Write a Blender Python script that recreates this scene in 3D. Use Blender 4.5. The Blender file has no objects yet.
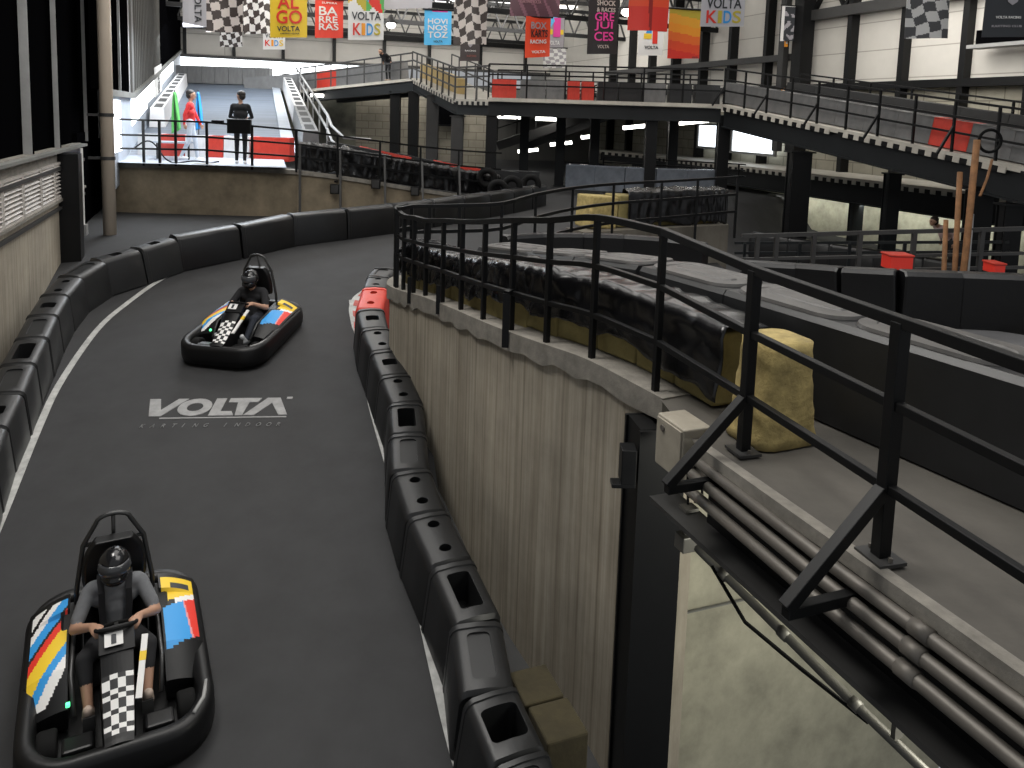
import bpy, bmesh, math, random
import numpy as np
from mathutils import Vector, Matrix, Quaternion
random.seed(7); np.random.seed(7)
C = bpy.context.scene.collection
Z0 = 5.0                                   # eye height above the low end of the hall
# ------------------------------------------------------------------ survey camera (used to lay the plan out in metres)
F, PX, PY = 770.0, 512.0, 204.0
_V = np.array([300 - PX, 7000 - PY, F]); _D = _V / np.linalg.norm(_V)
_f = np.array([0, 0, 1.0]); _f = _f - _D * (_f @ _D); _f /= np.linalg.norm(_f)
_r = np.cross(_D, _f)
def ray(x, y):
    r = np.array([x - PX, y - PY, F]); k = r @ _f
    return float(r @ _r / k), float(-(r @ _D) / k)
def Ph(x, y, h):                           # point on the level h metres below the eye
    a, b = ray(x, y); d = -h / b
    return Vector((a * d, d, Z0 - h))
def Pd(x, y, d):                           # point at distance d
    a, b = ray(x, y)
    return Vector((a * d, d, Z0 + b * d))
def Pl(x, y, a0, k=-.374):                 # point on the vertical plane X = a0 + k*Y
    a, b = ray(x, y); d = a0 / (a - k)
    return Vector((a * d, d, Z0 + b * d))
def hg(d):                                 # drop of the lower track below the eye
    a, b, k = 5.45 - .19 * d, 2.56, 3.0
    return max(a, b) + math.log(1 + math.exp(-abs(a - b) * k * 2)) / (k * 2)
def Pg(x, y, up=0):                        # point on the lower track (or 'up' above it)
    a, b = ray(x, y); lo, hi = 1.0, 80.0
    for _ in range(60):
        m = (lo + hi) / 2
        if -b * m < hg(m) - up: lo = m
        else: hi = m
    return Vector((a * m, m, Z0 + b * m))
def Gz(p, up=0): return Vector((p[0], p[1], Z0 - hg(p[1]) + up))
def dd(Y):                                 # drop of the upper deck
    t = min(1, max(0, (Y - 6.2) / 3.0)); return 1.87 + .3 * t * t * (3 - 2 * t)
U = Vector((-.3503, .9366, 0)); Vv = Vector((.9366, .3503, 0)); UP = Vector((0, 0, 1))
# ------------------------------------------------------------------ materials
MATS = {}
def mat(name, col, rough=.6, metal=0.0, noise=0, nscale=6, col2=None, bump=0, stretch=(1, 1, 1), spec=.5, emit=0, kind=None, axis=None, bscale=None):
    if name in MATS: return MATS[name]
    m = bpy.data.materials.new(name); m.use_nodes = True; n = m.node_tree.nodes; l = m.node_tree.links
    b = n['Principled BSDF']
    b.inputs['Roughness'].default_value = rough; b.inputs['Metallic'].default_value = metal
    b.inputs['Specular IOR Level'].default_value = spec
    c = (*col, 1); b.inputs['Base Color'].default_value = c
    if emit:
        b.inputs['Emission Color'].default_value = c; b.inputs['Emission Strength'].default_value = emit
    if noise or kind:
        tc = n.new('ShaderNodeTexCoord'); mp = n.new('ShaderNodeMapping'); l.new(tc.outputs['Object'], mp.inputs[0])
        mp.inputs['Scale'].default_value = stretch
        nz = n.new('ShaderNodeTexNoise'); nz.inputs['Scale'].default_value = nscale; nz.inputs['Detail'].default_value = 8; nz.inputs['Roughness'].default_value = .65
        l.new(mp.outputs[0], nz.inputs['Vector'])
        rp = n.new('ShaderNodeValToRGB'); rp.color_ramp.elements[0].position = .3; rp.color_ramp.elements[1].position = .72
        k = col2 or tuple(x * (1 - noise) for x in col)
        rp.color_ramp.elements[0].color = (*k, 1); rp.color_ramp.elements[1].color = c
        l.new(nz.outputs['Fac'], rp.inputs[0]); out = rp.outputs[0]; hsrc = nz.outputs['Fac']
        if kind in ('brick', 'panel', 'board', 'stain'):
            # run along the wall in x, height in y
            dt = n.new('ShaderNodeVectorMath'); dt.operation = 'DOT_PRODUCT'; dt.inputs[1].default_value = axis
            l.new(tc.outputs['Object'], dt.inputs[0]); sp = n.new('ShaderNodeSeparateXYZ'); l.new(tc.outputs['Object'], sp.inputs[0])
            cb = n.new('ShaderNodeCombineXYZ'); l.new(dt.outputs['Value'], cb.inputs[0]); l.new(sp.outputs['Z'], cb.inputs[1])
        if kind in ('brick', 'panel'):
            bt = n.new('ShaderNodeTexBrick'); bt.inputs['Scale'].default_value = 1
            bw, rh, ms = bscale; bt.inputs['Brick Width'].default_value = bw; bt.inputs['Row Height'].default_value = rh; bt.inputs['Mortar Size'].default_value = ms
            bt.inputs['Color1'].default_value = (1, 1, 1, 1); bt.inputs['Color2'].default_value = (.86, .86, .86, 1); bt.inputs['Mortar'].default_value = (.55, .54, .52, 1)
            l.new(cb.outputs[0], bt.inputs['Vector'])
            mx = n.new('ShaderNodeMix'); mx.data_type = 'RGBA'; mx.blend_type = 'MULTIPLY'; mx.inputs[0].default_value = 1
            l.new(out, mx.inputs[6]); l.new(bt.outputs['Color'], mx.inputs[7]); out = mx.outputs[2]
        if kind == 'board':                # board-marked concrete: narrow vertical streaks over broad stains
            m2 = n.new('ShaderNodeMapping'); m2.inputs['Scale'].default_value = (16, .35, 1); l.new(cb.outputs[0], m2.inputs[0])
            n2 = n.new('ShaderNodeTexNoise'); n2.inputs['Scale'].default_value = 1; n2.inputs['Detail'].default_value = 6; n2.inputs['Roughness'].default_value = .7; l.new(m2.outputs[0], n2.inputs['Vector'])
            r2 = n.new('ShaderNodeValToRGB'); r2.color_ramp.elements[0].position = .3; r2.color_ramp.elements[1].position = .62
            r2.color_ramp.elements[0].color = (.48, .45, .40, 1); r2.color_ramp.elements[1].color = (1, 1, 1, 1); l.new(n2.outputs['Fac'], r2.inputs[0])
            wv = n.new('ShaderNodeTexWave'); wv.bands_direction = 'X'; wv.inputs['Scale'].default_value = 1.3; wv.inputs['Distortion'].default_value = .3; l.new(cb.outputs[0], wv.inputs['Vector'])
            r3 = n.new('ShaderNodeValToRGB'); r3.color_ramp.elements[0].position = 0; r3.color_ramp.elements[1].position = .035
            r3.color_ramp.elements[0].color = (.72, .7, .67, 1); r3.color_ramp.elements[1].color = (1, 1, 1, 1); l.new(wv.outputs['Fac'], r3.inputs[0])
            for s in (r2.outputs[0], r3.outputs[0]):
                mx = n.new('ShaderNodeMix'); mx.data_type = 'RGBA'; mx.blend_type = 'MULTIPLY'; mx.inputs[0].default_value = .85
                l.new(out, mx.inputs[6]); l.new(s, mx.inputs[7]); out = mx.outputs[2]
            hsrc = n2.outputs['Fac']
        if noise or kind: l.new(out, b.inputs['Base Color'])
        if bump:
            bp = n.new('ShaderNodeBump'); bp.inputs['Strength'].default_value = bump; bp.inputs['Distance'].default_value = .02
            l.new(hsrc, bp.inputs['Height']); l.new(bp.outputs[0], b.inputs['Normal'])
    MATS[name] = m; return m
ASPHALT = mat('asphalt', (.032, .032, .0335), .82, noise=.35, nscale=2.2, bump=.12)
TRACK_UP = mat('upper_asphalt', (.085, .085, .088), .8, noise=.3, nscale=3, bump=.1)
WHITE_LINE = mat('line_paint', (.52, .52, .50), .7, noise=.45, nscale=9)
LOGO_PAINT = mat('logo_paint', (.34, .34, .34), .7, noise=.4, nscale=7)
RED_KERB = mat('kerb_red', (.55, .10, .08), .7, noise=.4, nscale=10)
PLASTIC = mat('barrier_black', (.0135, .014, .015), .42, noise=.4, nscale=4, bump=.08)
PLASTIC_DARK = mat('barrier_inside', (.010, .010, .011), .6)
PLASTIC_RED = mat('barrier_red', (.62, .045, .025), .45, noise=.25, nscale=5)
PLASTIC_DUST = mat('barrier_dusty', (.105, .10, .095), .42, noise=.5, nscale=3.5, col2=(.045, .044, .043), bump=.1)
PANEL_BLACK = mat('padded_black', (.0045, .0045, .0052), .38, noise=.3, nscale=3, bump=.25)
PLASTIC_GREY = mat('barrier_grey', (.17, .17, .17), .45, noise=.35, nscale=3, bump=.2)
PLASTIC_WHITE = mat('barrier_white', (.75, .74, .74), .45, noise=.15, nscale=4)
BOARD = mat('board_concrete', (.48, .43, .345), .85, noise=.35, nscale=1.1, kind='board', axis=(-.35, .937, 0), bump=.5)
BOARD_L = mat('board_concrete_pale', (.22, .20, .165), .85, noise=.35, nscale=1.1, kind='board', axis=(-.35, .937, 0), bump=.5)
CAP = mat('ledge_concrete', (.27, .25, .215), .85, noise=.45, nscale=7, bump=.5)
DECKC = mat('deck_concrete', (.098, .089, .076), .8, noise=.35, nscale=2.5, bump=.2)
PALE = mat('pale_concrete', (.50, .475, .36), .7, noise=.5, nscale=2.2, bump=.25)
TAN_WALL = mat('stained_concrete', (.27, .22, .15), .9, noise=.5, nscale=2.2, bump=.4)
MOSS = mat('mottled_concrete', (.22, .215, .165), .9, noise=.8, nscale=.55, col2=(.03, .03, .028))
GREYC = mat('grey_concrete', (.20, .20, .185), .85, noise=.4, nscale=1.4)
FLOORD = mat('hall_floor', (.060, .060, .060), .75, noise=.4, nscale=1)
BRICK_X = mat('block_wall', (.33, .30, .235), .9, noise=.4, nscale=.8, kind='brick', axis=(1, 0, 0), bscale=(.75, .38, .02))
BRICK_U = mat('block_wall_side', (.42, .395, .315), .9, noise=.4, nscale=.8, kind='brick', axis=(-.35, .937, 0), bscale=(.9, .42, .02))
CLAD_V = mat('white_cladding', (.66, .63, .58), .6, noise=.12, nscale=.8, kind='panel', axis=(.937, .35, 0), bscale=(30, 1.15, .02))
CLAD_U = mat('white_cladding_side', (.66, .63, .575), .6, noise=.12, nscale=.8, kind='panel', axis=(-.35, .937, 0), bscale=(30, .95, .018))
CLAD_TOP = mat('roof_sheet', (.60, .58, .54), .6)
STEEL = mat('black_steel', (.0052, .0054, .0058), .45, spec=.25, noise=.25, nscale=5)
STEEL_G = mat('grey_steel', (.042, .041, .040), .5, noise=.3, nscale=3)
STEEL_B = mat('dark_blue_steel', (.0095, .0115, .013), .55, spec=.3, noise=.3, nscale=2)
SIDING = mat('black_siding', (.0022, .0022, .0026), .9, spec=0)
SIDING_G = mat('ribbed_siding', (.10, .097, .088), .5, noise=.3, nscale=2, stretch=(1, 1, .1))
FIN = mat('fin_grey', (.33, .33, .325), .55, noise=.25, nscale=3)
LOUV = mat('louvre_metal', (.58, .54, .50), .5, noise=.3, nscale=4)
PIPEC = mat('cream_pipe', (.74, .63, .51), .5, noise=.3, nscale=2, stretch=(1, 1, .15))
GALV = mat('galvanised_pipe', (.17, .155, .135), .5, metal=.35, noise=.4, nscale=5)
CONDUIT = mat('conduit_grey', (.13, .125, .11), .45, metal=.3, noise=.3, nscale=6)
BOXC = mat('beige_box', (.36, .325, .26), .6, noise=.3, nscale=5)
FOAM = mat('yellow_foam', (.30, .245, .095), .95, noise=.35, nscale=7, bump=.6)
FOAM_L = mat('torn_foam', (.58, .45, .18), .95, noise=.55, nscale=9, bump=1.0)
FOAM_D = mat('dark_foam', (.05, .040, .018), .95, noise=.4, nscale=8, bump=.6)
TARP = mat('black_tarp', (.006, .006, .0068), .24, noise=.2, nscale=6, bump=.25)
ROAD_BLUE = mat('blue_road', (.15, .185, .24), .5, noise=.55, nscale=1.0, stretch=(.2, 5, 1))
PLATF = mat('platform_floor', (.42, .46, .52), .6, noise=.2, nscale=2)
RUST = mat('rusty_steel', (.30, .145, .06), .8, noise=.5, nscale=8)
CORR = mat('decking_edge', (.52, .49, .43), .6, noise=.3, nscale=3)
RUBBER = mat('rubber', (.006, .006, .006), .85, spec=.2)
KART_BLACK = mat('kart_plastic', (.0045, .0045, .005), .42, spec=.35)
KART_METAL = mat('kart_tube', (.06, .06, .06), .4, metal=.6)
def pc(n, r, g, b, rough=.5): return mat('paint_' + n, (r, g, b), rough)
WHT = pc('white', .78, .77, .75); BLK = pc('black', .014, .014, .015); YEL = pc('yellow', .83, .56, .03); BLU = pc('blue', .03, .30, .70)
RED = pc('red', .72, .035, .02); CYAN = pc('sky', .10, .50, .86); GRN = pc('green', .10, .42, .10); PNK = pc('pink', .75, .05, .32)
ORG = pc('orange', .86, .33, .02); GRY = pc('grey', .36, .34, .36); MAR = pc('maroon', .10, .035, .05); GOLD = pc('gold', .52, .42, .04)
CHAR = pc('charcoal', .030, .033, .038); PURP = pc('purple', .16, .03, .28); DKRED = pc('dark_red', .30, .012, .008); CRM = pc('cloth_cream', .62, .56, .52); BRN = pc('cloth_brown', .055, .042, .038)
LAMPM = mat('lamp_glow', (1, .97, .9), .5, emit=9); WINM = mat('daylight_pane', (.93, .97, 1), .5, emit=3.2); WINB = mat('bright_daylight_pane', (.88, .95, 1), .5, emit=2.2); LEDG = mat('green_led', (.1, 1, .35), .5, emit=2)
SKIN = mat('skin', (.42, .24, .16), .55); SKIN2 = mat('skin_tan', (.34, .19, .125), .55); HAIR = mat('hair', (.018, .013, .010), .6)
C_GREY = mat('grey_cotton', (.16, .165, .175), .9, noise=.2, nscale=20); C_BLK = mat('black_cotton', (.013, .013, .015), .9); C_DEN = mat('dark_denim', (.018, .022, .032), .9); C_JEAN = mat('pale_denim', (.50, .55, .62), .9)
C_RED = mat('red_jacket', (.62, .03, .03), .8); C_PINK = mat('pink_top', (.50, .36, .34), .85); SHOE = mat('beige_shoe', (.42, .33, .27), .7); SHOE_G = mat('grey_shoe', (.40, .41, .42), .7); SHOE_W = mat('white_shoe', (.8, .8, .8), .6)
HELM = mat('helmet_black', (.010, .010, .011), .16); VISOR = mat('visor', (.05, .052, .056), .06)
# ------------------------------------------------------------------ objects
def tag(o, label=None, cat=None, group=None, kind=None):
    if label: o['label'] = label
    if cat: o['category'] = cat
    if group: o['group'] = group
    if kind: o['kind'] = kind
    return o
def empty(name, loc, label, cat, group=None, rot=None):
    o = bpy.data.objects.new(name, None); o.empty_display_size = .2; C.objects.link(o); o.location = loc
    if rot is not None: o.rotation_euler = rot
    return tag(o, label, cat, group)
def origin(o):
    p = Vector((0, 0, 0))
    while o is not None: p += o.location; o = o.parent
    return p
class MB:
    def __init__(s): s.v = []; s.f = []; s.m = []; s.ms = []
    def mi(s, m):
        if m not in s.ms: s.ms.append(m)
        return s.ms.index(m)
    def add(s, vs, fs, m):
        o = len(s.v); s.v += [Vector(v) for v in vs]; k = s.mi(m)
        for i, f in enumerate(fs): s.f.append([a + o for a in f]); s.m.append(k)
        return s
    def box(s, c, sz, m, x=None, z=None):
        c = Vector(c); X = (x or Vector((1, 0, 0))).normalized(); Z = (z or UP).normalized(); Y = Z.cross(X).normalized(); Z = X.cross(Y)
        a, b, d = [t / 2 for t in sz]
        vs = [c + X * i * a + Y * j * b + Z * k * d for k in (-1, 1) for j in (-1, 1) for i in (-1, 1)]
        return s.add(vs, [(0, 2, 3, 1), (4, 5, 7, 6), (0, 1, 5, 4), (2, 6, 7, 3), (0, 4, 6, 2), (1, 3, 7, 5)], m)
    def bar(s, p, q, w, h, m, up=UP):          # straight rectangular bar from p to q
        p, q = Vector(p), Vector(q); d = (q - p); L = d.length; d.normalize()
        if abs(d.dot(up)) > .98: up = Vector((0, 1, 0))
        y = up.cross(d).normalized(); z = d.cross(y)
        vs = [e + y * i * w / 2 + z * k * h / 2 for e in (p, q) for (i, k) in ((-1, -1), (1, -1), (1, 1), (-1, 1))]
        return s.add(vs, [(3, 2, 1, 0), (4, 5, 6, 7), (0, 1, 5, 4), (1, 2, 6, 5), (2, 3, 7, 6), (3, 0, 4, 7)], m)
    def loft(s, rings, m, cap=True, closed=True, loop=False):
        n = len(rings[0]); vs = [p for r in rings for p in r]; fs = []
        R = len(rings)
        for i in range(R if loop else R - 1):
            for j in range(n if closed else n - 1):
                a = i * n + j; b = i * n + (j + 1) % n; c = ((i + 1) % R) * n + (j + 1) % n; d = ((i + 1) % R) * n + j
                fs.append((a, b, c, d))
        if cap and not loop and closed: fs.append(list(range(n))[::-1]); fs.append([(R - 1) * n + j for j in range(n)])
        return s.add(vs, fs, m)
    def tube(s, pts, r, m, n=8, loop=False):
        pts = [Vector(p) for p in pts]; rings = []; N = len(pts); ref = None
        for i, p in enumerate(pts):
            a = pts[(i - 1) % N] if (loop or i > 0) else p; b = pts[(i + 1) % N] if (loop or i < N - 1) else p
            t = (b - a).normalized()
            if ref is None: ref = t.orthogonal().normalized()
            ref = (ref - t * ref.dot(t)).normalized(); q = t.cross(ref); rr = r[i] if isinstance(r, (list, tuple)) else r
            rings.append([p + (ref * math.cos(6.28318 * k / n) + q * math.sin(6.28318 * k / n)) * rr for k in range(n)])
        return s.loft(rings, m, loop=loop)
    def sweep(s, pts, w, h, m, loop=False):     # rectangular section kept upright along a path
        pts = [Vector(p) for p in pts]; N = len(pts); rings = []
        for i, p in enumerate(pts):
            a = pts[(i - 1) % N] if (loop or i > 0) else p; b = pts[(i + 1) % N] if (loop or i < N - 1) else p
            t = (b - a).normalized(); y = UP.cross(t).normalized(); z = t.cross(y)
            rings.append([p + y * i2 * w / 2 + z * k * h / 2 for (i2, k) in ((-1, -1), (1, -1), (1, 1), (-1, 1))])
        return s.loft(rings, m, loop=loop)
    def wall(s, pts, zb, zt, th, m, side=1):    # upright slab along a plan path; zb/zt numbers or lists
        N = len(pts); rings = []
        for i, p in enumerate(pts):
            a = pts[max(0, i - 1)]; b = pts[min(N - 1, i + 1)]; t = Vector((b[0] - a[0], b[1] - a[1], 0)).normalized(); y = UP.cross(t) * side
            b0 = zb[i] if isinstance(zb, list) else zb; t0 = zt[i] if isinstance(zt, list) else zt
            P = Vector((p[0], p[1], 0)); Q = P + y * th
            rings.append([P + UP * b0, Q + UP * b0, Q + UP * t0, P + UP * t0])
        return s.loft(rings, m)
    def grid(s, fn, nu, nv, m, cm=None):        # fn(u,v)->point; cm(u,v)->material of a cell
        vs = [fn(i / nu, j / nv) for j in range(nv + 1) for i in range(nu + 1)]; o = len(s.v); s.v += [Vector(v) for v in vs]
        for j in range(nv):
            for i in range(nu):
                a = o + j * (nu + 1) + i; s.f.append([a, a + 1, a + nu + 2, a + nu + 1])
                s.m.append(s.mi(cm((i + .5) / nu, (j + .5) / nv) if cm else m))
        return s
    def ell(s, c, r, m, R=None, n=14, k=9):
        c = Vector(c); rings = []
        for i in range(1, k):
            a = math.pi * i / k; rings.append([Vector((r[0] * math.sin(a) * math.cos(6.28318 * j / n), r[1] * math.sin(a) * math.sin(6.28318 * j / n), -r[2] * math.cos(a))) for j in range(n)])
        vs = [p for q in rings for p in q]; t = len(vs); vs += [Vector((0, 0, -r[2])), Vector((0, 0, r[2]))]
        if R is not None: vs = [R @ v for v in vs]
        vs = [c + v for v in vs]; fs = []
        for i in range(k - 2):
            for j in range(n): fs.append((i * n + j, i * n + (j + 1) % n, (i + 1) * n + (j + 1) % n, (i + 1) * n + j))
        for j in range(n): fs.append((t, (j + 1) % n, j)); fs.append((t + 1, (k - 2) * n + j, (k - 2) * n + (j + 1) % n))
        return s.add(vs, fs, m)
    def text(s, st, o, X, Y, h, m, w=None, bold=.02, lift=.004, shear=0):   # lettering with its lower left at o
        vs, fs = text_mesh(st, bold, shear); 
        xs = [v[0] for v in vs]; ys = [v[1] for v in vs]; x0, x1, y0, y1 = min(xs), max(xs), min(ys), max(ys)
        ky = h / (y1 - y0); kx = (w / (x1 - x0)) if w else ky; X = Vector(X).normalized(); Y = Vector(Y).normalized(); N = X.cross(Y)
        return s.add([Vector(o) + X * (v[0] - x0) * kx + Y * (v[1] - y0) * ky + N * (lift + v[2]) for v in vs], fs, m)
    def build(s, name, parent=None, local=False, smooth=False, bevel=0, merge=False, seg=2):
        me = bpy.data.meshes.new(name); off = Vector((0, 0, 0)) if (local or parent is None) else origin(parent)
        me.from_pydata([v - off for v in s.v], [], s.f)
        for m in s.ms: me.materials.append(m)
        me.polygons.foreach_set('material_index', s.m)
        if smooth: me.polygons.foreach_set('use_smooth', [True] * len(me.polygons))
        if merge or bevel:
            bm = bmesh.new(); bm.from_mesh(me)
            if merge: bmesh.ops.remove_doubles(bm, verts=bm.verts, dist=1e-4)
            bmesh.ops.recalc_face_normals(bm, faces=bm.faces)
            bm.to_mesh(me); bm.free()
        me.update(); o = bpy.data.objects.new(name, me); C.objects.link(o)
        if parent: o.parent = parent
        if bevel:
            md = o.modifiers.new('bevel', 'BEVEL'); md.width = bevel; md.segments = seg; md.limit_method = 'ANGLE'; md.angle_limit = .6
        return o
_TX = {}
def text_mesh(st, bold, shear):
    k = (st, bold, shear)
    if k not in _TX:
        cu = bpy.data.curves.new('t', 'FONT'); cu.body = st; cu.offset = bold; cu.shear = shear; cu.extrude = .004; cu.resolution_u = 3
        o = bpy.data.objects.new('t', cu); C.objects.link(o); dg = bpy.context.evaluated_depsgraph_get(); dg.update()
        me = bpy.data.meshes.new_from_object(o.evaluated_get(dg)); _TX[k] = ([tuple(v.co) for v in me.vertices], [tuple(p.vertices) for p in me.polygons])
        bpy.data.objects.remove(o); bpy.data.meshes.remove(me); bpy.data.curves.remove(cu)
    return _TX[k]
def bake(o):                                   # apply modifiers into plain mesh data
    dg = bpy.context.evaluated_depsgraph_get(); dg.update(); me = bpy.data.meshes.new_from_object(o.evaluated_get(dg)); o.modifiers.clear(); o.data = me; return o
def struct(o, label=None): return tag(o, label, None, None, 'structure')
def copy_tree(o, parent=None):
    c = o.copy(); C.objects.link(c); c.parent = parent
    for ch in list(o.children): copy_tree(ch, c)
    return c
ORD = 'first second third fourth fifth sixth seventh eighth ninth tenth eleventh twelfth thirteenth fourteenth fifteenth sixteenth seventeenth eighteenth nineteenth twentieth'.split()
ORD += ['twenty-' + w for w in ORD[:9]] + ['thirtieth'] + ['thirty-' + w for w in ORD[:9]] + ['fortieth'] + ['forty-' + w for w in ORD[:9]]
def resample(pts, step):
    out = [Vector(pts[0])]; acc = 0
    for a, b in zip(pts, pts[1:]):
        a, b = Vector(a), Vector(b); L = (b - a).length; t = step - acc
        while t <= L: out.append(a + (b - a) * (t / L)); t += step
        acc = (acc + L) % step
    return out
def smooth_path(pts, n=6):                     # Catmull-Rom
    P = [Vector(p) for p in pts]; P = [2 * P[0] - P[1]] + P + [2 * P[-1] - P[-2]]; out = []
    for i in range(1, len(P) - 2):
        for k in range(n):
            t = k / n; a, b, c, d = P[i - 1], P[i], P[i + 1], P[i + 2]
            out.append(.5 * ((2 * b) + (c - a) * t + (2 * a - 5 * b + 4 * c - d) * t * t + (3 * b - a - 3 * c + d) * t ** 3))
    return out + [P[-2]]
# ================================================================== GROUND, MARKINGS, BARRIERS
g = MB()
def gfn(u, v):
    Y = 10.3 + 46 * (v ** 1.5); X = -26 + 52 * u
    ss = lambda t: (lambda q: q * q * (3 - 2 * q))(min(1, max(0, t)))
    low = 1.15 * ss((X + .374 * Y - 9.6 - max(0, Y - 19) * 1.2) / 1.6) * ss((Y - 9) / 2)
    return Vector((X, Y, Z0 - hg(Y) - low))
g.grid(gfn, 64, 90, ASPHALT)
J = [(386, 266), (379, 274), (375, 285), (373, 306), (377, 325), (387, 347), (397, 371), (409, 398), (412, 428), (414, 464), (423, 506), (447, 554), (473, 610), (484, 679), (512, 742), (545, 815)]
JP = [Pg(x + 1, y, .6) for x, y in J]
def xb(Y):                                   # track edge just behind the barrier row
    P = sorted((p.y, p.x) for p in JP[2:])
    if Y <= P[0][0]: return P[0][1] + .27 - (Y - P[0][0]) * .25
    for (y0, x0), (y1, x1) in zip(P, P[1:]):
        if y0 <= Y <= y1: return x0 + (x1 - x0) * (Y - y0) / (y1 - y0) + .27
    return P[-1][1] + .27
def dip(Y): return .12 + .62 * min(1, max(0, (9.4 - Y) / 4.0))
YB = 10.3; st = lambda v: -2 + (YB + 2) * v
g.grid(lambda u, v: (lambda Y: Vector((-26 + (xb(Y) + 26) * u, Y, Z0 - hg(Y))))(st(v)), 12, 60, ASPHALT)
g.grid(lambda u, v: (lambda Y: Vector((xb(Y) + .02 * u, Y, Z0 - hg(Y) - dip(Y) * u)))(st(v)), 1, 60, FLOORD)
g.grid(lambda u, v: (lambda Y: Vector((xb(Y) + .02 + (max(.95, xb(Y) + .1) - xb(Y)) * u, Y, Z0 - hg(Y) - dip(Y))))(-2 + 8.6 * v), 2, 50, FLOORD)
g.grid(lambda u, v: (lambda Y: Vector((xb(Y) + .02 + (26 - xb(Y)) * u, Y, Z0 - hg(Y) - dip(Y))))(6.6 + (YB - 6.6) * v), 8, 30, FLOORD)
g.grid(lambda u, v: Vector((.72 + 12 * u, -2 + 7.6 * v, Z0 - 9.0)), 3, 3, FLOORD)
struct(g.build('floor', smooth=True), 'dark asphalt kart track and hall floor')
def strip(path, w, m, name, up=.006):
    b = MB(); pts = smooth_path(path, 8); L = []; R = []
    for i, p in enumerate(pts):
        t = (pts[min(i + 1, len(pts) - 1)] - pts[max(i - 1, 0)]); n = Vector((-t.y, t.x, 0)).normalized() * w / 2
        L.append(Gz(p + n, up)); R.append(Gz(p - n, up))
    b.loft([[l, r, r - UP * .02, l - UP * .02] for l, r in zip(L, R)], m); return b.build(name)
LINE_R = [Pg(x, y) for x, y in ((352, 300), (357, 330), (371, 400), (392, 475), (411, 560), (444, 705), (470, 800))]
LINE_L = [Pg(x, y) for x, y in ((-60, 660), (0, 522), (39, 427), (62, 380), (98, 329), (129, 302), (164, 278), (200, 263), (229, 253))]
struct(strip(LINE_R, .10, WHITE_LINE, 'trim_1'), 'white line painted along the wall side of the track')
struct(strip(LINE_L, .085, WHITE_LINE, 'trim_2'), 'white line curving along the outer side of the track')
# red and white kerb at the apex
kb = MB(); inner = [Pg(x, y) for x, y in ((352, 328), (350, 318), (349, 308), (353, 298), (362, 291))]; outer = [Pg(x, y) for x, y in ((361, 345), (364, 325), (364, 312), (366, 301), (370, 293))]
A, B = smooth_path(inner, 4), smooth_path(outer, 4)
kb.loft([[Gz(a, .012), Gz(b, .02), Gz(b, -.03), Gz(a, -.03)] for a, b in zip(A, B)], WHITE_LINE)
for i in range(1, 15, 4):
    kb.loft([[Gz(A[k].lerp(B[k], .25), .02), Gz(B[k], .026), Gz(B[k], -.02), Gz(A[k].lerp(B[k], .25), -.02)] for k in (i, i + 1, i + 2)], RED_KERB)
struct(kb.build('trim_3'), 'red and white kerb at the apex of the turn')
# VOLTA logo painted on the track
o0 = Pg(138, 417); ox = Pg(287, 415); oy = Pg(165, 399.5)
LX = (ox - o0); LW = LX.length; LX.normalize(); LY = Vector((-LX.y, LX.x, 0)); LH = (oy - o0).dot(LY)
lg = MB()
def poly2(pts, m=LOGO_PAINT):
    P = [o0 + LX * p[0] * LW + LY * p[1] * LH for p in pts]; n = len(P)
    lg.add([Gz(p, .008) for p in P] + [Gz(p, -.01) for p in P], [list(range(n))] + [(i, i + n, (i + 1) % n + n, (i + 1) % n) for i in range(n)], m)
poly2([(0, 1), (.075, 1), (.125, .35), (.125, 0), (.07, 0)]); poly2([(.125, .35), (.20, 1), (.27, 1), (.15, 0), (.125, 0)])
N = 20
for k in range(N):
    a, b = 2 * math.pi * k / N, 2 * math.pi * (k + 1) / N
    cx, cy = .345, .5
    poly2([(cx + .115 * math.cos(a), cy + .5 * math.sin(a)), (cx + .115 * math.cos(b), cy + .5 * math.sin(b)), (cx + .055 * math.cos(b), cy + .24 * math.sin(b)), (cx + .055 * math.cos(a), cy + .24 * math.sin(a))])
poly2([(.465, 1), (.535, 1), (.535, .24), (.61, .24), (.635, 0), (.465, 0)])
poly2([(.56, 1), (.78, 1), (.765, .76), (.56, .76)]); poly2([(.625, .76), (.705, .76), (.695, 0), (.645, 0)])
poly2([(.70, 0), (.775, 0), (.865, .7), (.865, 1), (.82, 1)]); poly2([(.865, .7), (.94, 0), (1.0, 0), (.91, 1), (.865, 1)])
poly2([(.15, -.14), (1.0, -.14), (1.0, -.09), (.15, -.09)]); poly2([(.955, .93), (.995, .93), (.995, 1.05), (.955, 1.05)])
for i, ch in enumerate('KARTING INDOOR'):
    if ch != ' ':
        q = o0 + LX * (.055 + .069 * i) * LW - LY * .62 * LH
        vs, fs = text_mesh(ch, .02, .2); w = max(v[0] for v in vs) or 1
        lg.add([Gz(q + LX * v[0] * .075 + LY * v[1] * .105, .008) for v in vs], fs, LOGO_PAINT)
struct(lg.build('floor_marking'), 'pale VOLTA KARTING INDOOR logo painted on the asphalt')
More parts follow.
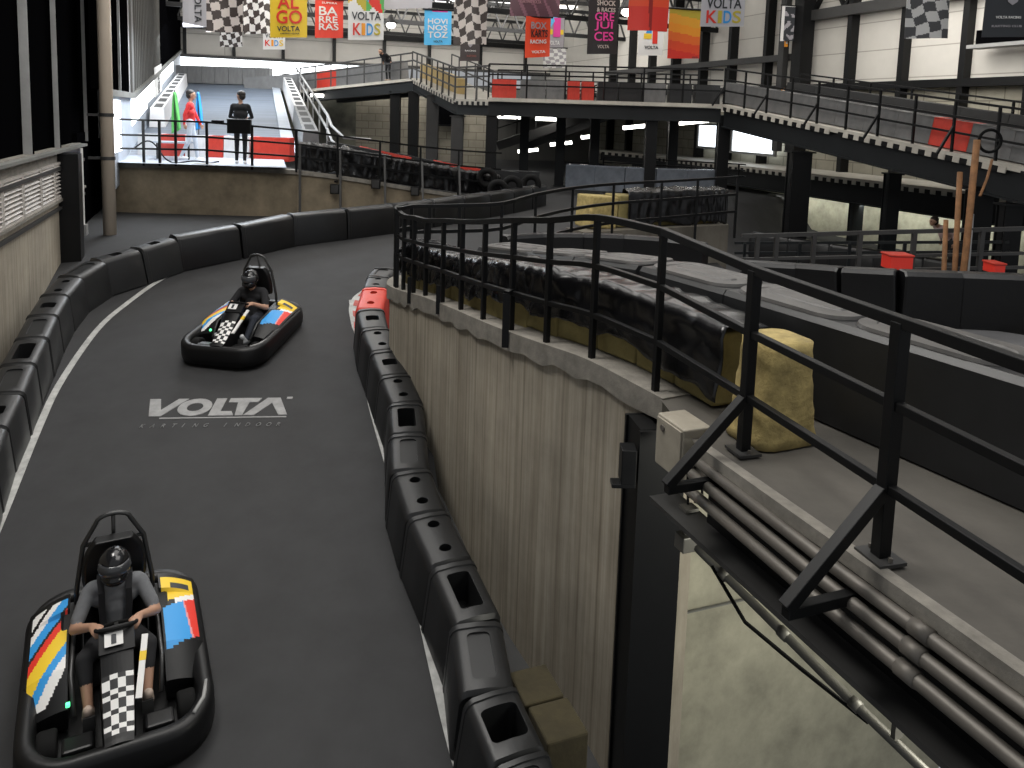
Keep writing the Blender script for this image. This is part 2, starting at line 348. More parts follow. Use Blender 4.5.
# ---- barrier unit, four lids
def rrect(w, l, r, z, n=4):
    P = []
    for cx, cy, a0 in ((w / 2 - r, l / 2 - r, 0), (-w / 2 + r, l / 2 - r, 90), (-w / 2 + r, -l / 2 + r, 180), (w / 2 - r, -l / 2 + r, 270)):
        for k in range(n + 1): a = math.radians(a0 + 90 * k / n); P.append(Vector((cx + r * math.cos(a), cy + r * math.sin(a), z)))
    return P
def barrier_mesh(kind, L=.70, W=.40, H=.60, body=PLASTIC, taper=.03):
    b = MB(); prof = [(-W / 2 - taper, 0), (W / 2 + taper, 0), (W / 2, H - .07), (W / 2 - .02, H - .03), (W / 2 - .06, H - .006), (0, H + .004), (-W / 2 + .06, H - .006), (-W / 2 + .02, H - .03), (-W / 2, H - .07)]
    rings = []
    for y, s in ((-L / 2, .97), (-L / 2 + .02, 1.0), (-L / 2 + .025, 1.02), (-L / 2 + .075, 1.02), (-L / 2 + .08, 1.0), (0, 1.0), (L / 2 - .03, 1.0), (L / 2, .95)):
        rings.append([Vector((x * s, y, z * (s if z > .1 else 1))) for x, z in prof])
    b.loft(rings, body); o = b.build('plastic_barrier', merge=True)
    cuts = []
    if kind == 0:
        for y in (-.17, .17): cuts.append([[Vector((.055 * math.cos(a), y + .05 * math.sin(a), z)) for a in [2 * math.pi * k / 14 for k in range(14)]] for z in (H - .16, H + .05)])
    elif kind == 1: cuts.append([rrect(.19, .42, .03, H - .30), rrect(.19, .42, .03, H + .05)])
    elif kind == 2:
        cuts.append([rrect(.17, .46, .04, H - .014), rrect(.17, .46, .04, H + .05)])
    elif kind == 3: cuts.append([rrect(.18, .17, .03, H - .12), rrect(.18, .17, .03, H + .05)])
    elif kind == 4:
        cuts.append([rrect(.26, .36, .05, H - .34), rrect(.26, .36, .05, H + .05)])
    for c in cuts:
        cm = MB(); cm.loft(c, PLASTIC_DARK); co = cm.build('cut', merge=True)
        md = o.modifiers.new('b', 'BOOLEAN'); md.object = co; md.operation = 'DIFFERENCE'; md.solver = 'EXACT'
        bake(o); bpy.data.objects.remove(co)
    if kind == 2:
        bm = MB(); bm.v = [v.co.copy() for v in o.data.vertices]
    me = o.data; bpy.data.objects.remove(o)
    for p in me.polygons: p.use_smooth = True
    me.set_sharp_from_angle(angle=.62)
    return me
LID = {0: 'with two round lid holes', 1: 'with a slotted lid', 2: 'with a closed recessed lid', 3: 'with one square lid hole', 4: 'with a broken open lid'}
BM = {k: barrier_mesh(k) for k in LID}
BMR = BM[0].copy(); BMR.materials.clear(); BMR.materials.append(PLASTIC_RED); BMR.materials.append(PLASTIC_DARK)
def place(me, name, p, q, label, cat, group, zfn, Lnom=.70, parts=None):
    c = (Vector(p) + Vector(q)) / 2; t = Vector(q) - Vector(p); L = Vector((t.x, t.y, 0)).length
    o = bpy.data.objects.new(name, me); C.objects.link(o)
    a, b = zfn(p), zfn(q); o.location = Vector((c.x, c.y, (a + b) / 2)); o.rotation_mode = 'QUATERNION'
    Y = Vector((t.x, t.y, b - a)).normalized(); X = Y.cross(UP).normalized(); Z = X.cross(Y)
    o.rotation_quaternion = Matrix((X, Y, Z)).transposed().to_quaternion(); o.scale = (1, L / Lnom, 1)
    return tag(o, label, cat, group)
gz = lambda p: Z0 - hg(p[1])
# right row along the concrete wall: joints between the lids, nearest last
JP = [p + Vector((-.06 if 3 <= i <= 9 else 0, 0, 0)) for i, p in enumerate(JP)]
kinds = [2, 0, 'R', 3, 0, 3, 0, 1, 2, 0, 0, 1, 2, 4, 2]
for i in range(len(JP) - 1):
    k = kinds[i]
    if k == 'R': place(BMR, 'plastic_barrier', JP[i], JP[i + 1], 'red plastic barrier at the kerb, only red one beside the concrete wall', 'barrier', 'barriers along the concrete wall', gz)
    else:
        n = i - 2; lab = ('black barrier %s, %s in front of the red barrier' % (LID[k], ORD[n - 1])) if n > 0 else ('black barrier %s, %s behind the red barrier' % (LID[k], ORD[-n - 1]))
        place(BM[k], 'plastic_barrier', JP[i], JP[i + 1], lab, 'barrier', 'barriers along the concrete wall', gz)
# outer row, left, from the near left edge round the bend
OT = [(-60, 560), (-28, 465), (-10, 420), (4, 395), (16, 367), (29, 343), (40, 320), (52, 299), (66, 281), (83, 267), (112, 254), (145, 246), (170, 238), (191, 233)]
OP = [Pg(x, y, .6) for x, y in OT]
OR = resample(smooth_path(OP, 6), .70); cyc = [3, 2, 0, 3, 2, 1, 2, 3, 0, 2, 3]
for i in range(len(OR) - 1):
    k = cyc[i % len(cyc)]
    place(BM[k], 'plastic_barrier', OR[i], OR[i + 1], 'black barrier %s, %s of the outer row from the near end' % (LID[k], ORD[i]), 'barrier', 'barriers along the outer edge of the track', gz)
# far part of the outer row: longer padded blocks
OF = smooth_path([OR[-1]] + [Pg(x, y, .62) for x, y in ((240, 224), (290, 214), (330, 210), (370, 206), (410, 202), (450, 197), (490, 192), (520, 188), (541, 184))], 6)
OF = resample(OF, 1.15); PADM = barrier_mesh(9, 1.15, .40, .62, PANEL_BLACK, .0)
for i in range(len(OF) - 1):
    place(PADM, 'padded_barrier', OF[i], OF[i + 1], 'low black padded barrier, %s of the far curve from the left' % ORD[i], 'barrier', 'padded barriers round the far curve', gz, 1.15)
END_FAR = OF[-1]
# ================================================================== CONCRETE WALL, LEDGE, DECK
LED = [(395, 287, 2.17), (403, 290, 2.15), (413, 293, 2.12), (425, 296, 2.08), (442, 302.5, 2.04), (460.6, 310, 2.0), (483, 319.7, 1.95), (511, 330.6, 1.90), (546.6, 343, 1.87), (592, 359, 1.87), (656, 392, 1.87)]
LP = [Ph(x, y, h) for x, y, h in LED]
COLX = LP[-1] + (LP[-1] - LP[-2]).normalized() * .12
back = [LP[0] + Vector((-.12, .35, -.02)), LP[0] + Vector((-.02, .8, -.02)), Vector((-.55, 10.9, Z0 - 2.2)), Vector((.3, 12.2, Z0 - 2.2)), Vector((1.8, 13.4, Z0 - 2.2)), Vector((3.9, 14.8, Z0 - 2.2))]
edge_w = list(reversed(back[:3])) + LP + [COLX]
w = MB(); pp = smooth_path(edge_w, 4)
out = []
for i, p in enumerate(pp):
    t = pp[min(i + 1, len(pp) - 1)] - pp[max(i - 1, 0)]; n = Vector((t.y, -t.x, 0)).normalized(); out.append(p + n * .02)
w.wall([p for p in pp], [Z0 - hg(p.y) - 1.1 for p in pp], [p.z - .16 for p in pp], .3, BOARD, side=1)
struct(w.build('wall_retaining', smooth=False), 'board-marked concrete wall holding up the upper deck')
w = MB(); rings = []
for i, p in enumerate(pp):
    t = pp[min(i + 1, len(pp) - 1)] - pp[max(i - 1, 0)]; n = Vector((t.y, -t.x, 0)).normalized(); jag = .018 * math.sin(i * 1.7) + .012 * math.sin(i * 4.1)
    rings.append([p + n * .04 + UP * (-.17 + jag), p + n * .04 + UP * .0, p - n * .30 + UP * 0, p - n * .30 + UP * -.17])
w.loft(rings, CAP); struct(w.build('ledge_trim'), 'chipped pale concrete ledge along the top of the wall')
# deck edge, straight part towards the camera
E0 = LP[-1]; DE = [COLX]
pe1 = Ph(752, 447, 1.87); pe2 = Ph(898, 556, 1.87)
edir = (Ph(1024, 677, 1.87) - Ph(770, 497, 1.87)).normalized()
ED0 = Ph(770, 497, 1.87); eout = Vector((edir.y, -edir.x, 0)).normalized()      # edir runs towards the camera, eout away from the deck
if eout.x > 0: eout = -eout
ein = -eout
def EP(s, o=0, h=1.87): p = ED0 + edir * s + eout * o; return Vector((p.x, p.y, Z0 - h))
dk = MB()
poly = [p.copy() for p in reversed(back)] + [p.copy() for p in LP] + [EP(-.62), EP(.8), EP(3.2), EP(3.2, -6)] + [Vector((9.5, 8, 0)), Vector((9, 14, 0))]
# deck surface as a strip mesh between the near edge and the far edge
near = smooth_path(LP, 3) + [EP(-.62), EP(0), EP(.8), EP(1.6), EP(3.2)]
def far_of(i, n):
    t = i / (n - 1); P = [Vector((-1.0, 10.2, 0)), Vector((-.55, 10.9, 0)), Vector((.3, 12.2, 0)), Vector((1.8, 13.4, 0)), Vector((2.6, 12.8, 0)), Vector((3.3, 10.6, 0)), Vector((5.0, 9.1, 0)), Vector((7.5, 7.9, 0)), Vector((8.5, 3, 0))]
    x = t * (len(P) - 1); k = min(int(x), len(P) - 2); return P[k].lerp(P[k + 1], x - k)
rings = []
n = len(near)
for i, p in enumerate(near):
    q = far_of(i, n); row = []
    for k in range(13):
        r = Vector((p.x, p.y, 0)).lerp(Vector((q.x, q.y, 0)), k / 12); row.append(Vector((r.x, r.y, (Z0 - dd(r.y) if k else p.z) - .012)))
    rings.append(row)
dk.loft(rings, DECKC, cap=False, closed=False); dk.loft([[v - UP * .18 for v in reversed(r)] for r in rings], DECKC, cap=False, closed=False)
struct(dk.build('floor_deck', smooth=True), 'worn concrete floor of the upper deck')
tk = MB()                                    # asphalt of the upper track, just above the slab
cl = [Vector((-.1, 9.0, 0)), Vector((.9, 10.0, 0)), Vector((2.1, 9.9, 0)), Vector((3.2, 8.0, 0)), Vector((4.2, 6.0, 0)), Vector((5.0, 3.8, 0)), Vector((5.5, 2.4, 0))]
cl = smooth_path(cl, 5); R = []
for i, p in enumerate(cl):
    t = cl[min(i + 1, len(cl) - 1)] - cl[max(i - 1, 0)]; nn = Vector((-t.y, t.x, 0)).normalized()
    ww = 1.15
    R.append([Vector((q.x, q.y, Z0 - dd(q.y) + .03)) for q in [p + nn * ww * (k / 4 - 1) * 1.0 for k in range(9)]])
tk.loft(R, TRACK_UP, cap=False, closed=False); struct(tk.build('floor_upper_track', smooth=True), 'grey asphalt of the upper kart track')
# steel under the deck edge
bm_ = MB(); Ls, Le = -.62, 3.2
def pr(o, h): return [EP(Ls, o, h), EP(Le, o, h)]
bm_.bar(EP(Ls, -.10, 2.145), EP(Le, -.10, 2.145), .03, .45, STEEL); bm_.bar(EP(-1.0, -.02, 2.36), EP(Le, -.02, 2.36), .20, .03, STEEL_G); bm_.bar(EP(Ls, -.06, 1.96), EP(Le, -.06, 1.96), .14, .03, STEEL)
struct(bm_.build('beam_deck_edge'), 'black steel beam carrying the deck edge')
eb = MB(); eb.bar(EP(-.62, -.03, 1.90), EP(Le, -.03, 1.90), .07, .07, CAP); struct(eb.build('deck_edge_trim'), 'pale chipped slab edge of the deck')
for i, (o_, h_) in enumerate(((.03, 1.955), (.06, 2.03), (.085, 2.115))):
    b = MB(); b.tube([EP(-.62, o_ - .02, h_), EP(.4, o_, h_ + .004), EP(1.5, o_, h_), EP(Le, o_, h_)], .031, GALV, 12)
    for s_ in (.9, 2.1): b.tube([EP(s_, o_, h_), EP(s_ + .09, o_, h_)], .037, GALV, 12)
    tag(b.build('steel_pipe', smooth=True), 'galvanised steel pipe along the deck edge, %s of three' % ('uppermost', 'middle', 'lowest')[i], 'pipe', 'pipes along the deck edge')
# conduit under the beam, with its box
r = empty('cable_conduit', EP(-.72, .05, 2.55), 'grey cable conduit with a box, slung below the deck beam', 'conduit')
b = MB(); cp = [Pd(690, 541, 4.45), Pd(705, 556, 4.4), Pd(760, 610, 4.05), Pd(830, 680, 3.65), Pd(905, 752, 3.3), Pd(1000, 842, 3.0)]
b.tube(cp, .026, CONDUIT, 10)
for k in (1, 2, 3, 4): b.tube([cp[k].lerp(cp[k + 1], .3), cp[k].lerp(cp[k + 1], .42)], .032, CONDUIT, 10)
b.build('tube', r, smooth=True)
b = MB(); b.box(Pd(687, 541, 4.45), (.10, .12, .10), CONDUIT, x=edir); b.build('conduit_box', r, bevel=.008)
b = MB(); b.tube([Pd(712, 566, 4.32), Pd(745, 622, 4.1), Pd(800, 668, 3.85), Pd(868, 722, 3.45)], .012, RUBBER, 6); b.build('cable', r, smooth=True)
for x, y, d in ((688, 522, 4.45), (898, 722, 3.32)):
    b = MB(); p = Pd(x, y, d); b.box(p, (.025, .05, .16), CONDUIT, x=edir); b.box(p + UP * .09, (.08, .09, .02), CONDUIT, x=edir); b.build('bracket', r)
# junction box at the end of the wall
jp = Ph(684, 425, 1.92); b = MB()
r = empty('junction_box', jp, 'beige electrical junction box at the end of the wall ledge', 'junction box')
jx = Vector((.75, .3, 0)).normalized()
fx = edir.copy(); fl = .30; fc = Pd(669, 447, 4.55); fy = ein.copy()
b.box(fc + fy * .10, (fl, .20, .33), BOXC, x=fx); b.build('box_body', r, bevel=.01)
b = MB(); b.box(fc - fy * .005, (fl - .03, .012, .30), BOXC, x=fx); b.tube([fc - fy * .012 - fx * .06 + UP * .10, fc - fy * .022 - fx * .06 + UP * .10], .022, GALV, 10); b.build('cover', r, bevel=.003)
for k in range(3):
    b = MB(); q = fc + fx * (fl / 2 + .02) + fy * (.03 + .05 * k) + UP * .02; b.tube([q, q + UP * -.12, q + fx * .02 + UP * -.3], .008, RUBBER, 6); b.build('cable', r)
# dark steel column carrying the deck corner
cc = Pd(648, 560, 5.12); b = MB(); ctop, cbot = Z0 - 2.06, Z0 - 9.1; cz, ch = (ctop + cbot) / 2, ctop - cbot; cX = Vector((.985, .17, 0))
for s_ in (-1, 1): b.box(Vector((cc.x, cc.y, cz)) + UP.cross(cX) * .15 * s_, (.33, .03, ch), STEEL, x=cX)
b.box(Vector((cc.x, cc.y, cz)), (.03, .32, ch), STEEL, x=cX); b.box(Vector((cc.x, cc.y, cz)), (.30, .26, ch), STEEL, x=cX); pass
struct(b.build('column_1'), 'dark steel column under the deck corner')
b = MB(); q = Pd(628, 465, 4.95); b.box(q + Vector((0, .02, 0)), (.10, .14, .24), STEEL); b.box(q + Vector((-.03, .0, -.13)), (.16, .1, .03), STEEL)
tag(b.build('speaker_box', bevel=.006), 'small black box fixed between the concrete wall and the steel column', 'box')
# pale concrete wall behind the column, below the deck
pw = MB(); a = Pd(676, 560, 5.5); a.z = 0; bq = a + Vv * 3.0
pw.wall([a, bq], Z0 - 9.1, Z0 - 1.95, .25, PALE, side=1); struct(pw.build('wall_under_deck'), 'pale mottled concrete wall below the deck')
pw = MB(); s0 = Pd(678, 614, 5.49); pw.bar(s0 - Vector((.35, -.93, 0)) * -.004, s0 + Vv * 3.0 - Vector((.35, -.93, 0)) * -.004, .02, .010, GREYC)
pw.wall([a - Vv * .02, a + Vv * .07], Z0 - 9.1, Z0 - 1.95, .04, GREYC, side=-1); struct(pw.build('wall_seam_trim'), 'joint and corner strip of the pale wall')
# two loose dark yellow foam blocks at the foot of the wall
for i, (x, y, d) in enumerate(((535, 705, 5.15), (557, 742, 4.8))):
    b = MB(); c = Pd(x, y, d); b.box(c, (.30, .34, .34), FOAM_D, x=Vector((.93, .36, 0))); b.box(c + UP * -.42, (.31, .35, .52), FOAM_D, x=Vector((.9, .42, 0)))
    tag(b.build('foam_block', bevel=.015), ('farther' if i == 0 else 'nearer') + ' dirty foam block at the foot of the concrete wall behind the barriers', 'foam block', 'dirty foam blocks at the wall foot')
# ================================================================== NEAR RAILING
RT = [210, 216.5, 218, 221, 221, 222, 222, 220.6, 220.6, 218, 232]
posts = []                                   # (base, top)
for (x, y, h), ty in zip(LED, RT):
    b0 = Ph(x, y, h); a, c = ray(x + (1 if x > 500 else 0), ty); n = Vector((0, 0, 0)); posts.append((b0 + Vector((0, .03, 0)), Vector((b0.x, b0.y + .03, Z0 + c * b0.y))))
b1 = Ph(743, 452, 1.87); b2 = Ph(880, 558, 1.87); stp = b2 - b1
zt = Z0 - 1.87 + 1.06
for p in (b1, b2, b2 + stp * 1.02, b2 + stp * 2.04): posts.append((p, Vector((p.x, p.y, zt))))
rr = empty('guard_railing', posts[12][0], 'black steel guard railing along the near edge of the upper deck', 'railing')
N = len(posts)
def frac(i): t = min(1, max(0, (i - 0) / 9)); return .31 + .03 * t, .56 + .13 * t
tops = [t for _, t in posts]
def curve(fr):
    P = []
    for i, (b, t) in enumerate(posts):
        f = frac(i)[fr - 1] if fr else 0; P.append(t.lerp(b, f))
    head = smooth_path(P[:11], 4); return head + P[11:]
RW = .05
extra = [tops[0] + Vector((-.03, .18, 0)), tops[0] + Vector((.05, .5, 0.0))]
for fr, nm in ((0, 'top_rail'), (1, 'mid_rail'), (2, 'low_rail')):
    b = MB(); c = curve(fr); dz = c[0].z - tops[0].z; pts = [e + UP * dz for e in reversed(extra)] + c
    b.sweep(pts, .052 if fr == 0 else .042, .052 if fr == 0 else .042, STEEL); b.build(nm, rr, bevel=.004)
for i, (p, t) in enumerate(posts):
    w_ = .045 if i < 11 else .06
    b = MB(); d = (Vector(posts[min(i + 1, N - 1)][0]) - Vector(posts[max(0, i - 1)][0])); d.z = 0
    lo = p - UP * (.0 if i >= 11 else (.10 if i in (2, 5, 8) else .02))
    b.bar(lo, t, w_, w_, STEEL, up=d.normalized()); po = b.build('post', rr, bevel=.004)
    if i >= 11:
        f = MB(); f.box(p + UP * .008, (.16, .14, .016), STEEL_G, x=d)
        for sx in (-1, 1): f.tube([p + d.normalized() * .06 * sx + UP * .01, p + d.normalized() * .06 * sx + UP * .035], .01, GALV, 6)
        f.build('foot_plate', po)
for i in (7,):                                # hanger plates on the wall face
    b = MB(); p, t = posts[i]; b.bar(p + Vector((-.05, -.08, .35)), p + Vector((-.05, -.08, -.14)), .06, .03, STEEL); b.bar(p + Vector((-.05, -.08, .35)), p + Vector((0, 0, .36)), .05, .04, STEEL); b.build('hanger', rr)
for i in (2, 4):
    b = MB(); p, t = posts[i]; b.bar(p + Vector((-.04, -.06, .2)), p + Vector((-.04, -.06, -.12)), .045, .03, STEEL); b.build('hanger', rr)
for i in (11, 12, 13):
    p, t = posts[i]; f = t.lerp(p, .70); q = p + eout * .50 - UP * .13
    b = MB(); b.bar(f + eout * .02, q, .055, .055, STEEL, up=edir); b.build('brace', rr, bevel=.004)
    b = MB(); b.bar(q - UP * .02, p + eout * .06 - UP * .15, .05, .05, STEEL); b.build('outrigger', rr, bevel=.004)
# ---- far railing of the tip
FT = [(398, 209), (412, 206.5), (430, 206), (460, 205.5), (502, 203.5), (536, 194.5), (573, 188), (614, 184), (662, 181.5), (698, 179.5), (738, 177)]
fd = [9.45, 9.65, 9.75, 9.8, 10.0, 11.0, 12.0, 13.0, 13.7, 14.2, 14.7]
fp = [Pd(x, y, d) for (x, y), d in zip(FT, fd)]
fr_ = empty('guard_railing', Vector((fp[5].x, fp[5].y, Z0 - 2.17)), 'black steel railing along the far side of the upper deck, before the far tarps', 'railing')
for dz, nm in ((0, 'top_rail'), (-.33, 'mid_rail'), (-.66, 'low_rail')):
    b = MB(); b.sweep([p + UP * dz * (1 if i > 3 else .8) for i, p in enumerate(smooth_path(fp, 3))], .045, .045, STEEL); b.build(nm, fr_)
for p in fp: b = MB(); b.bar(Vector((p.x, p.y, Z0 - 2.19)), p, .042, .042, STEEL); b.build('post', fr_)
# ================================================================== FOAM BLOCKS AND TARP ALONG THE NEAR EDGE
fpath = smooth_path([p + Vector((.10, .18, 0)) if i < 9 else p + ein * .2 for i, p in enumerate(LP)], 4)
inn = []
for i, p in enumerate(fpath):
    t = fpath[min(i + 1, len(fpath) - 1)] - fpath[max(i - 1, 0)]; inn.append(Vector((-t.y, t.x, 0)).normalized())
if inn[-1].dot(ein) < 0: inn = [-v for v in inn]
fpath = fpath + [fpath[-1] + edir * .25, fpath[-1] + edir * .5]; inn = inn + [inn[-1], inn[-1]]
blocks = resample(fpath, .46)
FH = .50
def deck_z(p): return Z0 - dd(p.y)
for i in range(len(blocks) - 1):
    p, q = blocks[i], blocks[i + 1]; t = (q - p); t.z = 0; L = t.length; nn = Vector((-t.y, t.x, 0)).normalized()
    if nn.dot(ein) < 0: nn = -nn
    c = (p + q) / 2 + nn * .17; c.z = deck_z(c) + FH / 2 + .004
    b = MB(); b.box(c, (L - .012, .34, FH - .02 * random.random()), FOAM, x=t)
    tag(b.build('foam_block', bevel=.02), 'yellow foam block under the black tarp on the wall ledge, %s from the tip end' % ORD[i], 'foam block', 'foam blocks on the wall ledge')
def frame_at(u, path, ns):
    x = u * (len(path) - 1); k = min(int(x), len(path) - 2); f = x - k; return path[k].lerp(path[k + 1], f), ns[k].lerp(ns[k + 1], f).normalized()
from mathutils import noise as mn
def tarp(path, ns, H, depth, name, label, hem=.26, nu=150, back=.3, amp=.035, seed=0, zf=deck_z, out=.02):
    b = MB(); LL = sum((q - p).length for p, q in zip(path, path[1:]))
    def fn(u, v):
        p, n = frame_at(u, path, ns); z = zf(p); s = u * LL
        hm = hem * (1 - .5 * max(0, u - .8) / .2) + .10 * mn.noise(Vector((s * 2.3, seed, 1))) + .05 * mn.noise(Vector((s * 9, seed, 2)))
        if v < .5: w = v / .5; off, hz = -out - .03 * (1 - w) ** 2, hm + (H - hm) * w
        elif v < .8: w = (v - .5) / .3; off, hz = -out + (depth + 2 * out) * w, H + .012
        else: w = (v - .8) / .2; off, hz = depth + out, H - (H - back) * w
        q = Vector((p.x, p.y, z)) + n * off + UP * hz
        k = mn.noise(Vector((s * 4.0 + v * 3, v * 2.2, seed))) + .6 * mn.noise(Vector((s * 11, v * 5, seed + 5))) - abs(mn.noise(Vector((s * 6, v * 1.0, seed + 9)))) * .9
        nd = (-n if v < .5 else (UP if v < .8 else n)); return q + nd * (amp * (.9 + k)) + UP * (.012 * mn.noise(Vector((s * 5, v * 7, 3 + seed))))
    b.grid(fn, nu, 26, TARP); o = b.build(name, smooth=True); md = o.modifiers.new('s', 'SOLIDIFY'); md.thickness = .006; md.offset = 1
    return tag(o, label, 'tarp')
tarp(fpath, inn, FH + .04, .36, 'black_tarp', 'wrinkled black tarp draped over the foam blocks behind the near railing', nu=220, hem=.20)
# torn upright foam end block
ep = Ph(752, 440, 1.87); fx = ein.copy(); b = MB(); rings = []
for k in range(13):
    z = .615 * k / 12; sp = .33 + .14 * (1 - k / 12) ** 2.2 + .012 * math.sin(k * 2.1); dp = .34 + .05 * (1 - k / 12); ring = []
    for j in range(24):
        a = 2 * math.pi * j / 24; cx, cy = math.cos(a), math.sin(a); e = .45
        px_ = math.copysign(abs(cx) ** e, cx) * sp / 2; py_ = math.copysign(abs(cy) ** e, cy) * dp / 2; wob = 1 + .05 * mn.noise(Vector((cx * 2, cy * 2, z * 5)))
        ring.append(ep + ein * (px_ * wob + .15) - edir * (py_ * wob + .02) + UP * z)
    rings.append(ring)
b.loft(rings, FOAM_L); tag(b.build('foam_block', smooth=True), 'torn upright yellow foam block at the end of the tarp on the deck', 'foam block')
# ================================================================== LARGE BARRIERS ON THE DECK
def big_mesh(L=1.0, W=.56, H=.66):
    b = MB(); prof = [(-W / 2 - .02, 0), (W / 2 + .02, 0), (W / 2, H - .05), (W / 2 - .03, H - .012), (-W / 2 + .03, H - .012), (-W / 2, H - .05)]
    b.loft([[Vector((x, y, z)) for x, z in prof] for y in (-L / 2, -L / 2 + .01, L / 2 - .01, L / 2)], PLASTIC)
    # raised dusty lid with a rounded end lip
    lid = rrect(W - .05, L - .02, .2, H - .01, 8); lid2 = [Vector((p.x * .97, p.y * .98, H + .012)) for p in lid]; rid = [Vector((p.x * .62, p.y * .80, H + .012)) for p in lid]; rid1 = [Vector((p.x * .58, p.y * .78, H + .004)) for p in lid]; rid2 = [Vector((p.x * .30, p.y * .66, H + .004)) for p in lid]; rid3 = [Vector((p.x * .26, p.y * .63, H + .014)) for p in lid]
    b.loft([lid, lid2, rid, rid1, rid2, rid3], PLASTIC_DUST)
    o = b.build('deck_barrier', merge=True); me = o.data; bpy.data.objects.remove(o); return me
BIG = big_mesh()
t0 = [Ph(724, 290, 1.22), Ph(811, 317, 1.22), Ph(962, 361, 1.22)]
bd = (t0[2] - t0[0]); bd.z = 0; bd.normalize(); bn = Vector((-bd.y, bd.x, 0))
if bn.x < 0: bn = -bn
base = t0[0] + bn * .28
row = [base - bd * 1.0 * k for k in (4, 3, 2, 1, 0)] + [base + bd * k for k in (1, 2, 3)]
row[0] += Vector((-.1, -.25, 0)); 
for i in range(len(row) - 1):
    place(BIG, 'deck_barrier', row[i], row[i + 1], 'large black barrier with dusty lid on the upper deck, %s from the far end' % ORD[i], 'barrier', 'large barriers along the upper track', lambda p: deck_z(p) + .002, 1.0)
# ---- padded ring behind the upper track
def padded(L=.6, W=.22, H=.60):
    b = MB(); prof = [(-W / 2, 0), (W / 2, 0), (W / 2, H - .04), (W / 2 - .04, H), (-W / 2 + .04, H), (-W / 2, H - .04)]
    b.loft([[Vector((x * s, y, z * (1 if s == 1 or z < .1 else .985))) for x, z in prof] for y, s in ((-L / 2, .9), (-L / 2 + .02, 1), (L / 2 - .02, 1), (L / 2, .9))], PANEL_BLACK); o = b.build('pad', merge=True); me = o.data; bpy.data.objects.remove(o); return me
PAD = padded()
def Pt(x, y, H):
    a_, b_ = ray(x, y); d = 8.0
    for _ in range(80): d = d * .5 + .5 * (dd(d) - H) / -b_
    return Vector((a_ * d, d, Z0 + b_ * d))
ringp = [Pt(1100, 279, .6), Pt(1024, 274.5, .6), Pt(932, 271, .6), Pt(880, 269.5, .6), Pt(800, 264, .6), Pt(726, 259.5, .6), Pt(706, 243, .6), Pt(650, 236, .6), Pt(600, 234, .6), Pt(560, 233, .6), Pt(520, 234, .6), Pt(487, 237, .6)]
segs = resample(ringp[:6], .58); segs2 = resample(smooth_path(ringp[6:], 4), .58)
cnt = 0
for S, where in ((segs, 'straight row by the red bins counted from the right'), (segs2, 'arc at the turn counted from the right')):
    for i in range(len(S) - 1):
        place(PAD, 'padded_barrier', S[i], S[i + 1], 'black padded panel, %s in the %s' % (ORD[i], where), 'barrier', 'padded panels round the upper track', lambda p: deck_z(p), .6)
# ================================================================== FAR LEDGE WITH FOAM AND TARP
fl = [Pd(585, 228, 13.4), Pd(640, 229, 14.0), Pd(700, 224, 14.7), Pd(729, 221, 15.0)]
zf = lambda p: Z0 - 1.98
w = MB(); w.wall([Vector((p.x, p.y, 0)) for p in fl] + [fl[-1] + Vector((.3, 2.2, 0))], Z0 - 2.9, Z0 - 1.98, .6, BOARD_L, side=1); struct(w.build('wall_far_ledge'), 'pale concrete ledge wall beyond the upper track')
fpth = smooth_path([p + Vector((0, .35, 0)) for p in fl], 5); fn_ = [Vector((0, 1, 0))] * len(fpth)
bl = resample(fpth, .62)
for i in range(len(bl) - 1):
    p, q = bl[i], bl[i + 1]; b = MB(); c = (p + q) / 2; c.z = Z0 - 1.98 + .30; b.box(c + Vector((0, .2, 0)), ((q - p).length - .02, .5, .59), FOAM if i else FOAM_L, x=q - p)
    tag(b.build('foam_block', bevel=.03), 'yellow foam block on the far concrete ledge, %s from its uncovered end' % ORD[i], 'foam block', 'foam blocks on the far ledge')
tarp(fpth[4:], fn_[4:], .64, .5, 'black_tarp', 'wrinkled black tarp over the foam on the far concrete ledge', hem=.04, nu=130, amp=.035, seed=4, zf=zf, out=.14)
# ================================================================== LEFT WALL
AL = -2.44
SW = 1.23
def ZS(z): return Z0 + (z - Z0) * SW
def LW(d, z, o=0): return Vector(((AL - .374 * d) * SW, d * SW, ZS(z))) + Vv * o
zled = Z0 - .66
w = MB(); w.wall([LW(2, 0), LW(13.0, 0)], ZS(Z0 - 5.2), ZS(Z0 - 1.40), .3, BOARD, side=1); 
struct(w.build('wall_left'), 'stained concrete base of the left wall')
w = MB(); w.wall([LW(2, 0), LW(13.0, 0)], ZS(Z0 - .86), ZS(zled), .34, CAP, side=1); w.bar(LW(2, zled - .03, .05), LW(13, zled - .03, .05), .14, .05, GREYC); w.bar(LW(2, zled - .28, .03), LW(13, zled - .28, .03), .06, .06, STEEL_G); w.bar(LW(2, Z0 - 1.40, .02), LW(13, Z0 - 1.40, .02), .10, .05, CAP); w.bar(LW(2, Z0 - 1.52, .03), LW(13, Z0 - 1.52, .03), .05, .05, STEEL_G)
struct(w.build('left_ledge_trim'), 'concrete ledge and rails of the left wall')
w = MB(); w.wall([LW(2, 0, -.05), LW(13.0, 0, -.05)], ZS(Z0 - 1.45), ZS(Z0 - .8), .2, SIDING, side=1); struct(w.build('wall_left_recess'), 'dark recess behind the louvres')
lx = [(-40, 7.3), (0, 8.2), (18, 9.05), (37, 9.95), (53, 10.75), (63, 11.4)]
